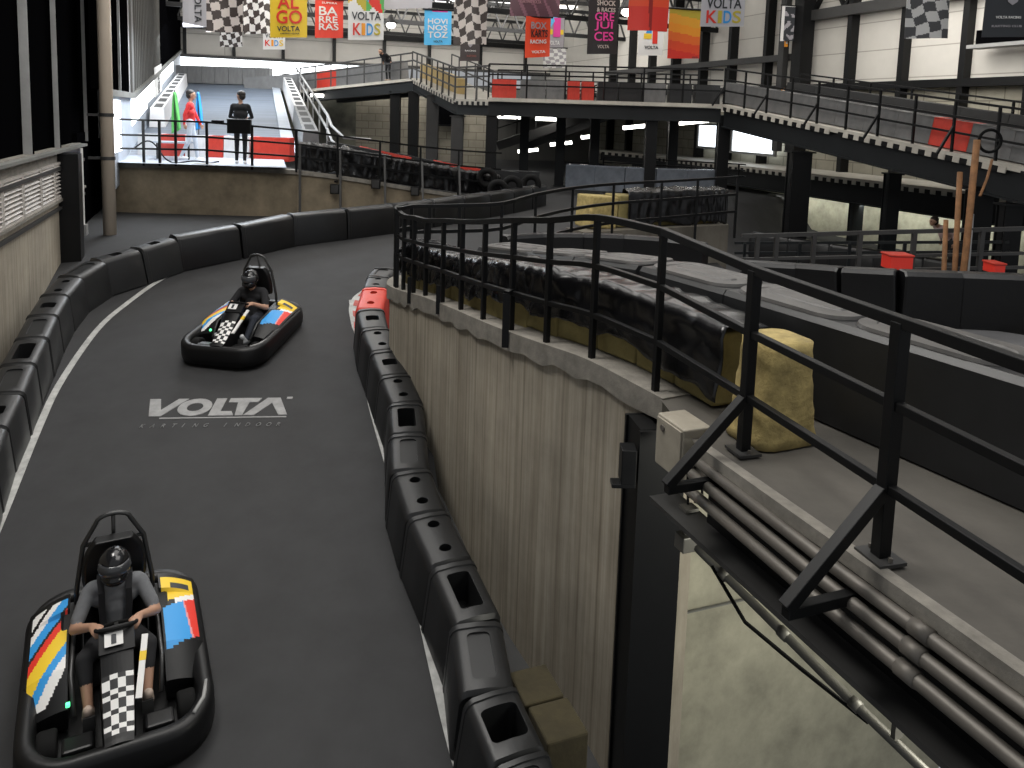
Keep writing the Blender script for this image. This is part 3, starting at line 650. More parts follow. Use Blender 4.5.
for i in range(5):
    d0, d1 = lx[i][1] + .03, lx[i + 1][1] - .03; r = empty('louvre_vent', LW(d0, Z0 - 1.38), 'white slatted louvre vent in the left wall, %s from the black column' % ORD[4 - i], 'vent', 'louvre vents in the left wall')
    b = MB()
    for d in (d0, d1): b.bar(LW(d, Z0 - 1.38, .02), LW(d, Z0 - .86, .02), .05, .06, LOUV, up=U)
    for z in (Z0 - 1.37, Z0 - .87): b.bar(LW(d0, z, .02), LW(d1, z, .02), .06, .04, LOUV)
    b.build('frame', r); b = MB()
    for k in range(9): z = Z0 - 1.33 + .053 * k; b.box((LW(d0, z, .02) + LW(d1, z, .02)) / 2, ((d1 - d0) * 1.065 * SW, .065, .008), LOUV, x=U, z=(UP + Vv * .65))
    b.build('slats', r)
b = MB(); b.wall([LW(12.9, 0, -.05), LW(15.9, 0, -.05)], ZS(Z0 - 2.7), ZS(Z0 - .5), .1, SIDING, side=1); b.wall([LW(11.45, 0, .02), LW(13.0, 0, .02)], ZS(Z0 - 2.7), ZS(Z0 - .72), .1, STEEL, side=1); struct(b.build('trim_4'), 'black steel panel at the end of the left wall')
# black siding above, with fins edged in pale grey
w = MB(); w.wall([LW(2, 0, -.14), LW(16.2, 0, -.14)], ZS(zled - .02), ZS(Z0 + 8), .2, SIDING, side=1); struct(w.build('wall_left_siding'), 'black metal siding of the left wall')
for i, (x0, x1) in enumerate(((-20, -8), (22, 30), (53.5, 58), (83.5, 86.5), (97.5, 98.6))):
    a, _ = ray(x1, 90); d = AL / (a + .374); wd = (x1 - x0) / 770 * d * SW; r = MB(); zt_ = Z0 + 8
    r.box(LW(d + .07, (zled + zt_) / 2, -.11), (.10, .22, (zt_ - zled) * SW), SIDING, x=U); r.box(LW(d, (zled + zt_) / 2, -wd / 2), (.02, wd, (zt_ - zled) * SW), FIN, x=U)
    struct(r.build('trim_%d' % (10 + i)), 'pale edged fin of the black siding')
# dark column box, white conduit and the cream pipe
b = MB(); c = Pl(70, 200, AL * SW + .16); cb = c.copy(); b.box(Vector((c.x, c.y, ZS(Z0 - 1.66))), (.36, .36, 1.84 * SW), STEEL, x=U); struct(b.build('column_2'), 'black box column at the end of the left wall')
b = MB(); q = Pl(83, 200, AL * SW + .25); b.tube([Vector((q.x, q.y, Z0 - .85)), Vector((q.x, q.y, Z0 - 2.45))], .025, WHT, 8); q2 = Vector((q.x, q.y, Z0 - 2.42)); b.box(q2, (.2, .12, .2), FIN, x=U); b.tube([q2, q2 + Vector((-.25, -.45, -.02))], .03, WHT, 8)
tag(b.build('conduit', smooth=False), 'thin white conduit with elbow box beside the black column', 'conduit')
pb = Pg(110, 234.5); r = empty('drain_pipe', pb, 'tall cream pipe rising before the black siding', 'pipe')
b = MB(); b.tube([pb, Vector((pb.x, pb.y, Z0 + 7))], .125, PIPEC, 20); b.build('pipe', r, smooth=True)
for z in (Z0 - 1.12, Z0 - .25): b = MB(); b.tube([Vector((pb.x, pb.y, z)), Vector((pb.x, pb.y, z + .07))], .14, STEEL_G, 20); b.box(Vector((pb.x - .2, pb.y + .05, z + .03)), (.4, .06, .05), STEEL_G, x=Vv); b.build('clamp', r)
# siding further back, its foot rising with the ramp
w = MB(); AB = AL - .1
def LB(d, z, o=0): return Vector((AB - .374 * d, d, z)) + Vv * o
for d0, d1, m in ((16.3, 17.6, SIDING), (17.6, 20.6, SIDING), (20.6, 20.9, FIN), (20.9, 30.5, SIDING_G), (30.5, 30.8, FIN), (30.8, 45, SIDING)):
    z0_ = lambda d: Z0 + .32 + max(0, d - 21) * .123
    w.loft([[LB(d, z0_(d)), LB(d, z0_(d), -.25), LB(d, Z0 + 8, -.25), LB(d, Z0 + 8)] for d in (d0, d1)], m)
    if m is not SIDING_G or True:
        n_ = int((d1 - d0) / .45)
        for k in range(n_): d = d0 + (d1 - d0) * k / n_; w.bar(LB(d, z0_(d), .02), LB(d, Z0 + 8, .02), .07, .05, m, up=U)
for d in (18.4, 21.0): w.bar(LB(d, Z0 + .32, .05), LB(d, Z0 + 8, .05), .05, .08, FIN, up=U)
w.loft([[LB(d, z0_(d) - .14), LB(d, z0_(d) - .14, .12), LB(d, z0_(d), .12), LB(d, z0_(d))] for d in (16.3, 21, 45)], GREYC)
struct(w.build('wall_left_far'), 'ribbed dark siding of the left wall above the ramp')
# ---- bright windows under that siding
w = MB(); w.loft([[LB(d, zr(d) - .6), LB(d, zr(d) - .6, -.2), LB(d, z0_(d) - .1, -.2), LB(d, z0_(d) - .1)] for zr in (lambda d: Z0 - 1.35 + max(0, d - 19.5) * .118,) for d in (17.4, 21, 45)], PLATF); struct(w.build('wall_left_ramp'), 'pale wall beside the ramp')
for i, (d0, d1, lo, hi) in enumerate(((17.5, 18.6, .25, 1.45), (20.9, 25, .62, 1.5), (25.3, 31, .75, 1.45), (31.3, 38, .85, 1.4))):
    zr = lambda d: Z0 - 1.35 + max(0, d - 19.5) * .118
    b = MB(); b.loft([[LB(d, zr(d) + lo, .03), LB(d, zr(d) + lo, .01), LB(d, min(zr(d) + hi, z0_(d) - .15), .01), LB(d, min(zr(d) + hi, z0_(d) - .15), .03)] for d in (d0, d1)], WINM)
    struct(b.build('window_%d' % (i + 1)), 'glowing window strip beside the ramp')
# small banner and signs on that wall
b = MB(); sgn = lambda d, z: LB(d, Z0 + z, .08)
b.loft([[sgn(d, -.02 + (d - 24) * .1), sgn(d, -.02 + (d - 24) * .1) + Vv * .02, sgn(d, 1.0 + (d - 24) * .1) + Vv * .02, sgn(d, 1.0 + (d - 24) * .1)] for d in (27, 30)], WHT)
b.text('VOLTA', LB(28.9, Z0 + .45, .11), UP, -U, .7, CHAR, w=.8)
tag(b.build('wall_sign'), 'white VOLTA sign on the wall beside the ramp', 'sign')

# ================================================================== PLATFORM, RAMP BEHIND
hp = 1.35
PEpx = [(112, 163, 18.3), (205, 164, 18.3), (253, 167.5, 18.35), (297, 170, 18.5), (338, 175, 19.1), (378, 181, 19.7), (415, 187.5, 20.4), (460, 194, 21.2), (500, 199, 22)]
PE = [Pd(*p) for p in PEpx]
w = MB(); w.wall(PE, [Z0 - 2.9] * len(PE), [p.z - .03 for p in PE], .3, TAN_WALL, side=1)
struct(w.build('wall_platform'), 'tan stained concrete wall below the platform')
w = MB(); w.wall([p - Vector((0, .06, 0)) for p in PE], [p.z - .10 for p in PE], [p.z for p in PE], .4, CAP, side=1); struct(w.build('platform_edge_trim'), 'pale edge slab of the platform')
# platform floor and ramp
w = MB(); zr = lambda d: Z0 - 1.35 + max(0, d - 19.6) * .121
ra = lambda d, t: LB(d, zr(d), .0).lerp(Vector((.62 - .329 * d, d, zr(d))), t)
w.grid(lambda u, v: ra(16.5 + 5 * v, u) if v > .2 else Vector((ra(17.4 + 3 * v, u).x, 18.0 + .2 * v, zr(18))), 8, 10, PLATF)
w.loft([[Pd(297, 170, 18.5), Pd(297, 170, 18.5) + Vector((-.6, 4, 0))], [Pd(415, 187.5, 20.4), Pd(415, 187.5, 20.4) + Vector((0, 4, .2))], [Pd(500, 199, 22), Pd(500, 199, 22) + Vector((0, 4, .2))]], FLOORD, cap=False, closed=False)
struct(w.build('floor_platform'), 'bright floor of the platform')
w = MB(); w.grid(lambda u, v: ra(20.5 + 21 * v, u), 6, 30, ROAD_BLUE); w.grid(lambda u, v: ra(41.5 + 4 * v, u) + UP * -.12 * v, 6, 2, PLATF); struct(w.build('floor_ramp'), 'blue-grey ramp rising behind the platform')
w = MB()                                     # pale kerb strips and the step-like barrier edge on the right of the ramp
w.loft([[ra(d, 1.0) + UP * 0, ra(d, 1.0) + Vector((.35, .1, 0)), ra(d, 1.0) + Vector((.35, .1, .10)), ra(d, 1.0) + UP * .10] for d in (20.5, 30, 42)], PLATF)
struct(w.build('ramp_edge_trim'), 'pale strip along the right edge of the ramp')
nb = 14; gm = MB(); gm.loft([[Vector((x, y, z)) for x, z in ((-.24, 0), (.24, 0), (.20, .62), (-.20, .62))] for y in (-.72, .72)], PLASTIC_GREY); gm.loft([rrect(.26, 1.0, .05, .622), rrect(.24, .96, .05, .60)], PLASTIC_DARK)
o = gm.build('g', merge=True); GREYB = o.data; bpy.data.objects.remove(o)
def remat(me, m):
    c = me.copy(); c.materials[0] = m; return c
GREYB_R, GREYB_W, GREYB_K = remat(GREYB, PLASTIC_RED), remat(GREYB, PLASTIC_WHITE), remat(GREYB, PLASTIC)
for i in range(nb):
    d = 21.0 + 1.45 * i; p, q = ra(d, 1.0) + Vector((.72, .15, 0)), ra(d + 1.43, 1.0) + Vector((.72, .15, 0))
    place(GREYB_W if i > 3 else GREYB, 'plastic_barrier', p, q, 'grey barrier up the right side of the blue ramp, %s from its foot' % ORD[i], 'barrier', 'barriers up the right side of the ramp', lambda s: zr(s[1]), 1.44)
r = empty('handrail', ra(21, 1.0) + Vector((1.25, .2, 0)), 'white double tube handrail up the right side of the ramp', 'handrail')
for dz in (.95, .55):
    b = MB(); b.tube([ra(20.6, 1.0) + Vector((2.3, .2, dz - .45)), ra(20.8, 1.0) + Vector((1.6, .2, dz - .45)), ra(21.2, 1.0) + Vector((1.3, .2, dz - .2)), ra(22, 1.0) + Vector((1.25, .2, dz)), ra(32, 1.0) + Vector((1.25, .2, dz)), ra(41, 1.0) + Vector((1.25, .2, dz))], .04, FIN, 8); b.build('rail', r, smooth=True)
for d in (22, 25, 28, 31, 34, 37, 40): b = MB(); q = ra(d, 1.0) + Vector((1.25, .2, 0)); b.tube([q, q + UP * .95], .03, FIN, 8); b.build('post', r)
# barriers at the top of the ramp
for i in range(7):
    p, q = ra(41, i / 7) + UP * .02, ra(41, (i + .97) / 7); mm = GREYB
    o = place(mm, 'plastic_barrier', p, q, 'pale grey barrier across the top of the blue ramp, %s from the left wall' % ORD[i], 'barrier', 'barriers across the top of the ramp', lambda s: zr(41), 1.44); o.scale = (1.3, o.scale[1], 1.45)
for i in range(9):
    d = 25 + 1.6 * i; p, q = ra(d, .08), ra(d + 1.58, .08)
    place(GREYB_W, 'plastic_barrier', p, q, 'white barrier up the left side of the blue ramp, %s from its foot' % ORD[i], 'barrier', 'barriers up the left side of the ramp', lambda s: zr(s[1]), 1.44)
# red and white barriers on the platform
px = [(142, 164, 'w'), (165, 188, 'r'), (189, 211, 'w'), (212, 226, 'r'), (227, 252, 'w'), (254, 292, 'r')]
for i, (x0, x1, k) in enumerate(px):
    p, q = Pd(x0, 161, 20.3), Pd(x1, 161, 20.3)
    place(GREYB_R if k == 'r' else GREYB_W, 'plastic_barrier', p, q, ('red' if k == 'r' else 'white') + ' plastic barrier on the platform behind the railing, %s from the left wall' % ORD[i], 'barrier', 'barriers on the platform', lambda s: Z0 - 1.35, 1.44)
# ---- platform railing
PT = [(112, 119), (205, 122), (253, 126), (297, 130), (338, 136), (378, 141), (415, 146), (460, 150.5), (497, 153)]
tp = [Vector((p.x, p.y, (Pd(x, y, p.y)).z)) for p, (x, y) in zip(PE, PT)]
r = empty('platform_railing', PE[3], 'black railing along the platform edge, descending towards the tarps', 'railing')
for f, nm in ((0, 'top_rail'), (.35, 'mid_rail'), (.66, 'low_rail')):
    b = MB(); b.sweep([t.lerp(p, f) - Vector((0, .05, 0)) for p, t in zip(PE, tp)], .045, .045, STEEL); b.build(nm, r)
def interp(px_):
    for i in range(len(PEpx) - 1):
        if PEpx[i][0] <= px_ <= PEpx[i + 1][0]:
            t = (px_ - PEpx[i][0]) / (PEpx[i + 1][0] - PEpx[i][0]); return PE[i].lerp(PE[i + 1], t), tp[i].lerp(tp[i + 1], t)
for x in (145, 161, 177, 208, 253, 297, 338, 380, 420, 458): b = MB(); p, t = interp(x); b.bar(p - Vector((0, .05, .05)), t - Vector((0, .05, 0)), .05, .05, STEEL, up=Vector((1, 0, 0))); b.build('post', r)
for x in (300, 340, 384, 421, 458):
    p, t = interp(x); b = MB(); b.bar(t.lerp(p, .35) - Vector((-.02, .08, 0)), p + Vector((.12, -.45, -.95 if x < 400 else -.6)), .05, .05, STEEL_G, up=Vector((1, 0, 0))); b.build('brace', r)
b = MB(); p, t = interp(241.5); c = t.lerp(p, .06) - Vector((0, .12, -.02)); b.box(c, (.55, .12, .32), STEEL); b.box(c + UP * .17, (.57, .14, .02), STEEL_G)
tag(b.build('timing_box', bevel=.01), 'flat black box hung on the platform railing before the standing person', 'box')
b = MB(); p, t = interp(219); b.box(t + Vector((0, -.05, .04)), (.26, .12, .06), STEEL); tag(b.build('rail_box', bevel=.008), 'small black box on top of the platform railing', 'box')
for i, (x, y) in enumerate(((335, 189), (376, 184), (415, 191))):
    d = interp(x)[0].y - .22; c = Pd(x, y, d); b = MB(); b.box(c, (.22, .12, .24), STEEL); b.box(c + Vector((0, .12, .18)), (.05, .2, .05), STEEL); b.box(c - Vector((0, .065, 0)), (.18, .01, .19), STEEL_G)
    tag(b.build('floodlight', bevel=.008), 'small black floodlight on the platform wall, %s from the tan end' % ORD[i], 'floodlight', 'floodlights on the platform wall')
# tarps along the descending rail, red barriers behind them
tpth = smooth_path([p + Vector((0, .25, 0)) for p in PE[3:]], 4); tn = [Vector((0, 1, 0))] * len(tpth)
def pz(p):
    for a, b_ in zip(PE, PE[1:]):
        if a.x <= p.x <= b_.x: return a.z + (b_.z - a.z) * (p.x - a.x) / (b_.x - a.x)
    return PE[-1].z
tarp(tpth, tn, .62, .45, 'black_tarp', 'shiny black tarp hung along the descending platform railing', hem=.0, nu=170, amp=.055, seed=11, zf=pz)
for i, x in enumerate((310, 345, 385, 425, 468, 492)):
    p, _ = interp(min(x, 499)); p = p + Vector((0, 1.2, 0)); q = p + Vector((1.3, .4, 0)); red = i in (1, 3)
    o = place(GREYB_R if red else GREYB_K, 'plastic_barrier', p, q, ('red' if red else 'black') + ' barrier behind the shiny tarp, %s down the slope' % ORD[i], 'barrier', 'barriers behind the shiny tarp', lambda s: pz(s) + .10, 1.44)
# tyres / rolled end of the far curve
for i, (x, y, d) in enumerate(((487, 178, 21.6), (512, 186, 21.2), (531, 184, 22), (498, 190, 21.0))):
    c = Pd(x, y, d); rings = []
    for k in range(24):
        a = 2 * math.pi * k / 24; rings.append([c + Vector(((.21 + .09 * math.cos(t)) * math.cos(a), .10 * math.sin(t), (.21 + .09 * math.cos(t)) * math.sin(a))) for t in [2 * math.pi * j / 10 for j in range(10)]])
    b = MB(); b.loft(rings, RUBBER, loop=True); tag(b.build('stacked_tyre', smooth=True), 'old black tyre heaped at the end of the far curve, %s from the platform' % ORD[i], 'tyre', 'tyres at the end of the far curve')
# far shiny black panels behind
pts = [Pd(566, 192, 26), Pd(600, 192.5, 25.6), Pd(640, 192, 25.2), Pd(690, 191, 25.2), Pd(735, 190, 25.2)]
sg = resample(pts, 1.0); SHM = mat('glossy_panel', (.13, .145, .17), .2, noise=.5, nscale=2, bump=.2)
pp_ = padded(1.0, .3, .84); pp_.materials[0] = SHM
for i in range(len(sg) - 1): place(pp_, 'padded_barrier', sg[i], sg[i + 1], 'glossy dark panel under the bridge beyond the far railing, %s from the tyres' % ORD[i], 'barrier', 'glossy panels under the bridge', lambda p: Z0 - 2.36, 1.0)
# ================================================================== BACK WALL, RIGHT WALL, ROOF
def BV(t, z, o=0): return Vector((-19 + .937 * t * 1.067, 45 + .35 * t * 1.067, z)) - U * o
TB = 24.5
w = MB(); w.wall([BV(-3, 0), BV(TB, 0)], Z0 + 2.95, Z0 + 8, .3, CLAD_V, side=1); struct(w.build('wall_back'), 'white clad back wall')
w = MB(); w.wall([BV(-3, 0), BV(TB, 0)], Z0 - 3, Z0 + 1.9, .3, GREYC, side=1); struct(w.build('wall_back_lower'), 'lower back wall')
w = MB(); w.bar(BV(-3, Z0 + 2.92, .15), BV(TB, Z0 + 2.92, .15), .3, .16, STEEL_G); w.bar(BV(-3, Z0 + 4.75, .2), BV(TB, Z0 + 4.75, .2), .3, .5, STEEL)
for i, x in enumerate((185, 234, 283, 334, 384, 429, 480, 525)):
    a, _ = ray(x, 50); t = (a * 45 + 19) / (.9998 - a * .3735); w.bar(BV(t, Z0 + 2.9, .12), BV(t, Z0 + 5, .12), .18, .26, STEEL, up=U)
struct(w.build('trim_20'), 'dark steel posts and beams of the back wall')
w = MB(); w.wall([BV(-3, 0, .05), BV(12, 0, .05)], Z0 + 1.75, Z0 + 2.88, .1, WINM, side=1); struct(w.build('window_5'), 'long bright window strip under the back wall cladding')
# right wall
AR = 22.0
def RW_(d, z, o=0): return Vector((AR - .374 * d, d, z)) - Vv * o
w = MB(); w.wall([RW_(56, 0), RW_(30, 0), RW_(29.9, 0), RW_(12, 0)], [Z0 + .5, Z0 + .5, Pl(900, 83, AR).z, Pl(900, 83, AR).z], Z0 + 7.5, .3, CLAD_U, side=1); struct(w.build('wall_right'), 'white clad upper right wall')
w = MB(); w.wall([RW_(56, 0), RW_(30, 0), RW_(29.9, 0), RW_(10, 0)], Z0 - 3, [Z0 + .5, Z0 + .5, Pl(900, 83, AR).z, Pl(900, 83, AR).z], .4, BRICK_U, side=1); struct(w.build('wall_right_lower'), 'block masonry lower right wall')
w = MB()
zlo, zhi = Pl(900, 81.5, AR).z, Pl(864, 15, AR).z
for x0, x1 in ((614, 620), (633, 639), (653, 660), (676, 686), (703.5, 713), (732, 742), (767, 778), (849, 862), (902, 915), (963, 977), (1030, 1045)):
    a, _ = ray((x0 + x1) / 2, 50); d = AR / (a + .374); k = AR - .374 * d; a1, _ = ray(x0, 50); a2, _ = ray(x1, 50); ww = abs(AR / (a1 + .374) - AR / (a2 + .374)) * 1.068
    w.bar(RW_(d, Z0 - 2, .10), RW_(d, Z0 + 7, .10), ww * .85, .2, STEEL, up=U)
w.bar(RW_(56, zlo - .12, .16), RW_(10, zlo - .12, .16), .34, .24, STEEL)
w.bar(RW_(29.6, zhi + .18, .3), RW_(12, zhi + .18, .3), .34, .36, STEEL_G); w.bar(RW_(44, Pl(740, 63, AR).z, .4), RW_(29.5, Pl(740, 63, AR).z, .4), .3, .24, STEEL_G)
for k in range(12):
    d = 29 - 1.4 * k; w.bar(RW_(d, zhi + .3, .3), RW_(d - .7, zhi + 1.5, .3), .14, .12, STEEL); w.bar(RW_(d - .7, zhi + 1.5, .3), RW_(d - 1.4, zhi + .3, .3), .14, .12, STEEL)
struct(w.build('trim_21'), 'dark steel pilasters and beams of the right wall')
b = MB(); b.bar(RW_(29.2, Z0 - 1, .55), RW_(29.2, Z0 + 7, .55), .55, .5, STEEL, up=U); b.bar(RW_(30.0, Z0 - 1, .7), RW_(30.0, Z0 + 7, .7), .25, .3, STEEL_G, up=U); struct(b.build('column_3'), 'tall black steel column on the right wall')
for i, z in enumerate((3.05, 1.25)):
    b = MB(); q = RW_(29.6, Z0 + z, .95); b.box(q, (.12, .05, .28), ORG, x=Vv); b.box(q - U * -.0 + UP * .02, (.07, .07, .1), WHT, x=Vv); tag(b.build('warning_plate'), '%s orange warning plate on the tall black column' % ('upper', 'lower')[i], 'sign', 'orange plates on the tall column')
# windows of the lower right wall
for i, (x0, x1, y0, y1) in enumerate(((699, 719, 124, 147), (733, 777, 122, 152))):
    A0, A1 = Pl(x0, y0, AR - .5), Pl(x1, y0, AR - .5); zt_, zb_ = A0.z, Pl(x0, y1, AR - .5).z
    b = MB(); b.wall([A0, A1], zb_, zt_, .06, WINB, side=1); mid = (A0 + A1) / 2
    for p in (A0, A1): b.bar(Vector((p.x, p.y, zb_ - .05)), Vector((p.x, p.y, zt_ + .05)), .1, .12, FIN, up=U)
    for z in (zb_, zt_): b.bar(Vector((A0.x, A0.y, z)), Vector((A1.x, A1.y, z)), .14, .1, FIN)
    struct(b.build('window_%d' % (6 + i)), 'bright window in the block wall')
# ceiling and trusses
w = MB(); w.grid(lambda u, v: Vector((-24 + 50 * u, 14 + 44 * v, Z0 + 7.0)), 2, 2, CLAD_TOP)
for k in range(15): y = 15 + 3 * k; w.bar(Vector((-22, y, Z0 + 6.85)), Vector((26, y + 4, Z0 + 6.85)), .12, .22, STEEL_G)
struct(w.build('ceiling'), 'pale metal roof sheeting on dark purlins')
SKY = mat('roof_light_panel', (1, .98, .94), .5, emit=2.6)
for k in range(5):
    b = MB(); y = 22.5 + 6.2 * k; b.bar(Vector((-16, y - 2, Z0 + 6.9)), Vector((16, y + 5, Z0 + 6.9)), 1.3, .06, SKY); struct(b.build('window_%d' % (10 + k)), 'translucent roof light strip')
for i, d in enumerate((26, 34, 42)):
    a = LB(d, Z0 + 4.1 + .3 * i); bq = Vector((AR - .374 * (d + 9), d + 9, a.z)); H = 1.25; r = empty('roof_truss', a, 'dark lattice roof truss spanning the hall, %s from the viewer' % ORD[i], 'roof truss', 'roof trusses')
    b = MB(); b.bar(a, bq, .16, .2, STEEL); b.build('bottom_chord', r); b = MB(); b.bar(a + UP * H, bq + UP * H, .2, .16, STEEL); b.build('top_chord', r)
    b = MB(); n_ = 22
    for k in range(n_): p, q = a.lerp(bq, k / n_), a.lerp(bq, (k + 1) / n_); m_ = (p + q) / 2 + UP * H; b.bar(p, m_, .07, .07, STEEL_G); b.bar(m_, q, .07, .07, STEEL_G)
    b.build('lattice', r)
# ================================================================== UPPER WALKWAYS
def walkway(name, label, front, depth, beam_h, lip=True, corr=False, rim=CORR):
    """deck slab with a corrugated or plain lip and a steel beam below; front = edge points on the viewer's side"""
    b = MB(); N = len(front)
    nb_ = []
    for i, p in enumerate(front):
        a, c = front[max(0, i - 1)], front[min(N - 1, i + 1)]; t = (c - a); n = Vector((-t.y, t.x, 0)).normalized(); nb_.append(n if n.y > 0 or abs(n.y) < .5 and n.x > 0 else -n)
    b.loft([[p, p + n * depth, p + n * depth - UP * .12, p - UP * .12] for p, n in zip(front, nb_)], rim)
    b.loft([[p + n * .10 - UP * .14, p + n * .34 - UP * .14, p + n * .34 - UP * (.14 + beam_h), p + n * .10 - UP * (.14 + beam_h)] for p, n in zip(front, nb_)], STEEL_B)
    b.loft([[p + n * .02 - UP * (.14 + beam_h), p + n * .42 - UP * (.14 + beam_h), p + n * .42 - UP * (.18 + beam_h), p + n * .02 - UP * (.18 + beam_h)] for p, n in zip(front, nb_)], STEEL_B)
    b.loft([[p + n * (depth - .4) - UP * .14, p + n * depth - UP * .14, p + n * depth - UP * (.14 + beam_h), p + n * (depth - .4) - UP * (.14 + beam_h)] for p, n in zip(front, nb_)], STEEL_B)
    if corr:                                 # flutes of the steel decking show along the edge
        for a, c, n in zip(front, front[1:], nb_):
            L = (c - a).length; t = (c - a) / L
            for k in range(int(L / .36)):
                q = a + t * (.36 * k + .18); b.box(q - UP * .13 - n * .004, (.17, .03, .11), STEEL, x=t)
                b.box(q - UP * .13 - n * .004 + t * .18, (.17, .028, .13), rim, x=t)
    o = b.build(name); return struct(o, label), nb_
def rail(label, name, front, hgt, pstep, nrail=3, brace=True, m=STEEL, th=.05, skipbrace=0, off=.06, nrm=None):
    r = empty(name, front[0], label, 'railing'); b = []
    path = front
    for k in range(nrail):
        f = hgt * (1 - k * .92 / nrail) if nrail > 1 else hgt; q = MB(); q.sweep([p + UP * f for p in path], th, th, m); q.build(('top_rail', 'mid_rail', 'low_rail', 'toe_rail')[min(k, 3)], r)
    P = resample(path, pstep)
    for i, p in enumerate(P):
        q = MB(); q.bar(p, p + UP * hgt, th, th, m, up=Vector((1, .2, 0))); q.build('post', r)
        if brace and i >= skipbrace and i % 2 == 0:
            n = nrm or Vector((0, -1, 0)); q = MB(); q.bar(p + UP * hgt * .5, p + n * .42 - UP * .05, th, th, m, up=Vector((1, .2, 0))); q.build('brace', r)
    return r
# main bridge
MBf = [Pd(488, 99.5, 25.3), Pd(600, 101, 25.0), Pd(722, 103.5, 24.7)]
for p in MBf: p.z = Z0 + .60
o, nm = walkway('floor_bridge', 'deck and black beam of the upper bridge', MBf, 4.5, .40)
rail('dark railing along the front of the upper bridge', 'bridge_railing', [p + Vector((0, .06, 0)) for p in MBf], 1.08, 1.25, 3, brace=False)
rail('dark railing along the back of the upper bridge, before the white wall', 'bridge_railing', [p + Vector((.2, 4.3, 0)) for p in MBf] , 1.15, .9, 3, brace=False)
spec = [(492, 516, 'R'), (520, 545, 'G'), (546, 565, 'G'), (567, 579, 'R'), (581, 593, 'R'), (597, 616, 'K'), (618, 640, 'K'), (642, 664, 'G'), (668, 690, 'K'), (694, 718, 'K')]
for i, (x0, x1, k) in enumerate(spec):
    d = 25.3 - .6 * (x0 - 488) / 234 + .7; p, q = Pd(x0, 99, d), Pd(x1, 99, d); me = {'R': GREYB_R, 'G': GREYB, 'K': GREYB_K}[k]
    place(me, 'plastic_barrier', p, q, {'R': 'red', 'G': 'grey', 'K': 'black'}[k] + ' barrier behind the front railing of the upper bridge, %s from its stair end' % ORD[i], 'barrier', 'barriers on the upper bridge', lambda s: Z0 + .602, 1.44)
# right descending ramp
C0 = MBf[-1]; C1 = Pd(1017, 166, 15.45); cdir = (C1 - C0)
C2 = C1 + cdir * .35
cpath = [C0, C0 + cdir * .5, C1, C2]
o, ncr = walkway('floor_descending_ramp', 'steel decked ramp descending at the right', cpath, 3.2, .55, corr=True)
cn = Vector((-.94, -.35, 0))
rail('black braced railing of the descending ramp', 'ramp_railing', [p - cn * .06 for p in cpath], 1.12, 1.05, 3, brace=True, nrm=cn)
rail('black railing along the rear side of the descending ramp', 'ramp_railing', [p - cn * 3.0 for p in cpath], 1.1, 1.5, 2, brace=False)
S = resample([C0 - cdir.normalized() * .45 - cn * .55] + [p - cn * .55 for p in cpath[1:]], 1.0)
for i in range(len(S) - 1):
    red = i == 8; me = GREYB_R if red else GREYB
    place(me, 'plastic_barrier', S[i], S[i + 1], ('red' if red else 'grey') + ' plastic barrier on the descending ramp, %s from the bridge' % ORD[i], 'barrier', 'barriers on the descending ramp', lambda s: C0.z + cdir.z * (C0.y - s[1]) / (C0.y - C1.y) + .003, 1.44).scale.z = 1.02
S = resample([p - cn * 2.6 for p in cpath], 1.3)
for i in range(len(S) - 1):
    place(GREYB_K, 'plastic_barrier', S[i], S[i + 1], 'black plastic barrier on the rear side of the descending ramp, %s from the bridge' % ORD[i], 'barrier', 'black barriers on the descending ramp', lambda s: C0.z + cdir.z * (C0.y - s[1]) / (C0.y - C1.y) + .003, 1.44).scale.z = 1.1
# second deck below it
D0, D1 = Pl(728, 163.5, 19.6), Pl(990, 197, 19.6); D0.z = D1.z = Z0 - 1.58; Dm = D0 + (D0 - D1) * .7; De = D1 + (D1 - D0) * .25
o, _ = walkway('floor_side_deck', 'steel decked floor along the block wall', [Dm, D0, D1, De], 2.2, .62, corr=True)
b = MB(); b.wall([D0 - U * 12 + Vv * 1.2, D0 + U * 10 + Vv * 1.2], Z0 - 4, Z0 - 1.7, .2, PALE, side=-1); struct(b.build('wall_under_side_deck'), 'pale concrete wall below the side deck')
# columns
def column(px_, d, z0, z1, w_=.34, m=STEEL, n=[30]):
    a, _ = ray(px_, 150); b = MB(); c = Vector((a * d, d, 0))
    for s_ in (-1, 1): b.box(Vector((c.x, c.y + s_ * w_ * .44, (z0 + z1) / 2)), (w_, w_ * .1, z1 - z0), m)
    b.box(Vector((c.x, c.y, (z0 + z1) / 2)), (w_ * .12, w_ * .8, z1 - z0), m); b.box(Vector((c.x + 0, c.y, (z0 + z1) / 2)), (w_ * .92, w_ * .5, z1 - z0), m)
    b.box(Vector((c.x, c.y, z0 + .02)), (w_ * 1.4, w_ * 1.4, .04), m); b.box(Vector((c.x, c.y, z1 - .02)), (w_ * 1.3, w_ * 1.2, .04), m)
    n[0] += 1; return struct(b.build('column_%d' % n[0]), 'steel column of the walkways')
zt_b = Z0 + .60 - .56
for px_, d in ((491, 25.55), (650, 25.2), (722, 25.0)): column(px_, d, Z0 - 3.3, zt_b, .36)
for px_, d in ((594, 28.6), (672, 28.4), (560, 29.2), (524, 29.4)): column(px_, d, Z0 - 2.56, zt_b, .34, STEEL_B)
column(800, 21.3, Z0 - 3.75, Z0 - .7, .52); column(984, 16.4, Z0 - 3.75, Z0 - 1.15, .40, STEEL); column(1016, 15.2, Z0 - 3.75, Z0 - 1.4, .34, STEEL)
column(895, 21.0, Z0 - 3.75, Z0 - 1.2, .34, STEEL_B); column(861, 24.4, Z0 - 3.75, Z0 - 1.7, .34, STEEL_B)
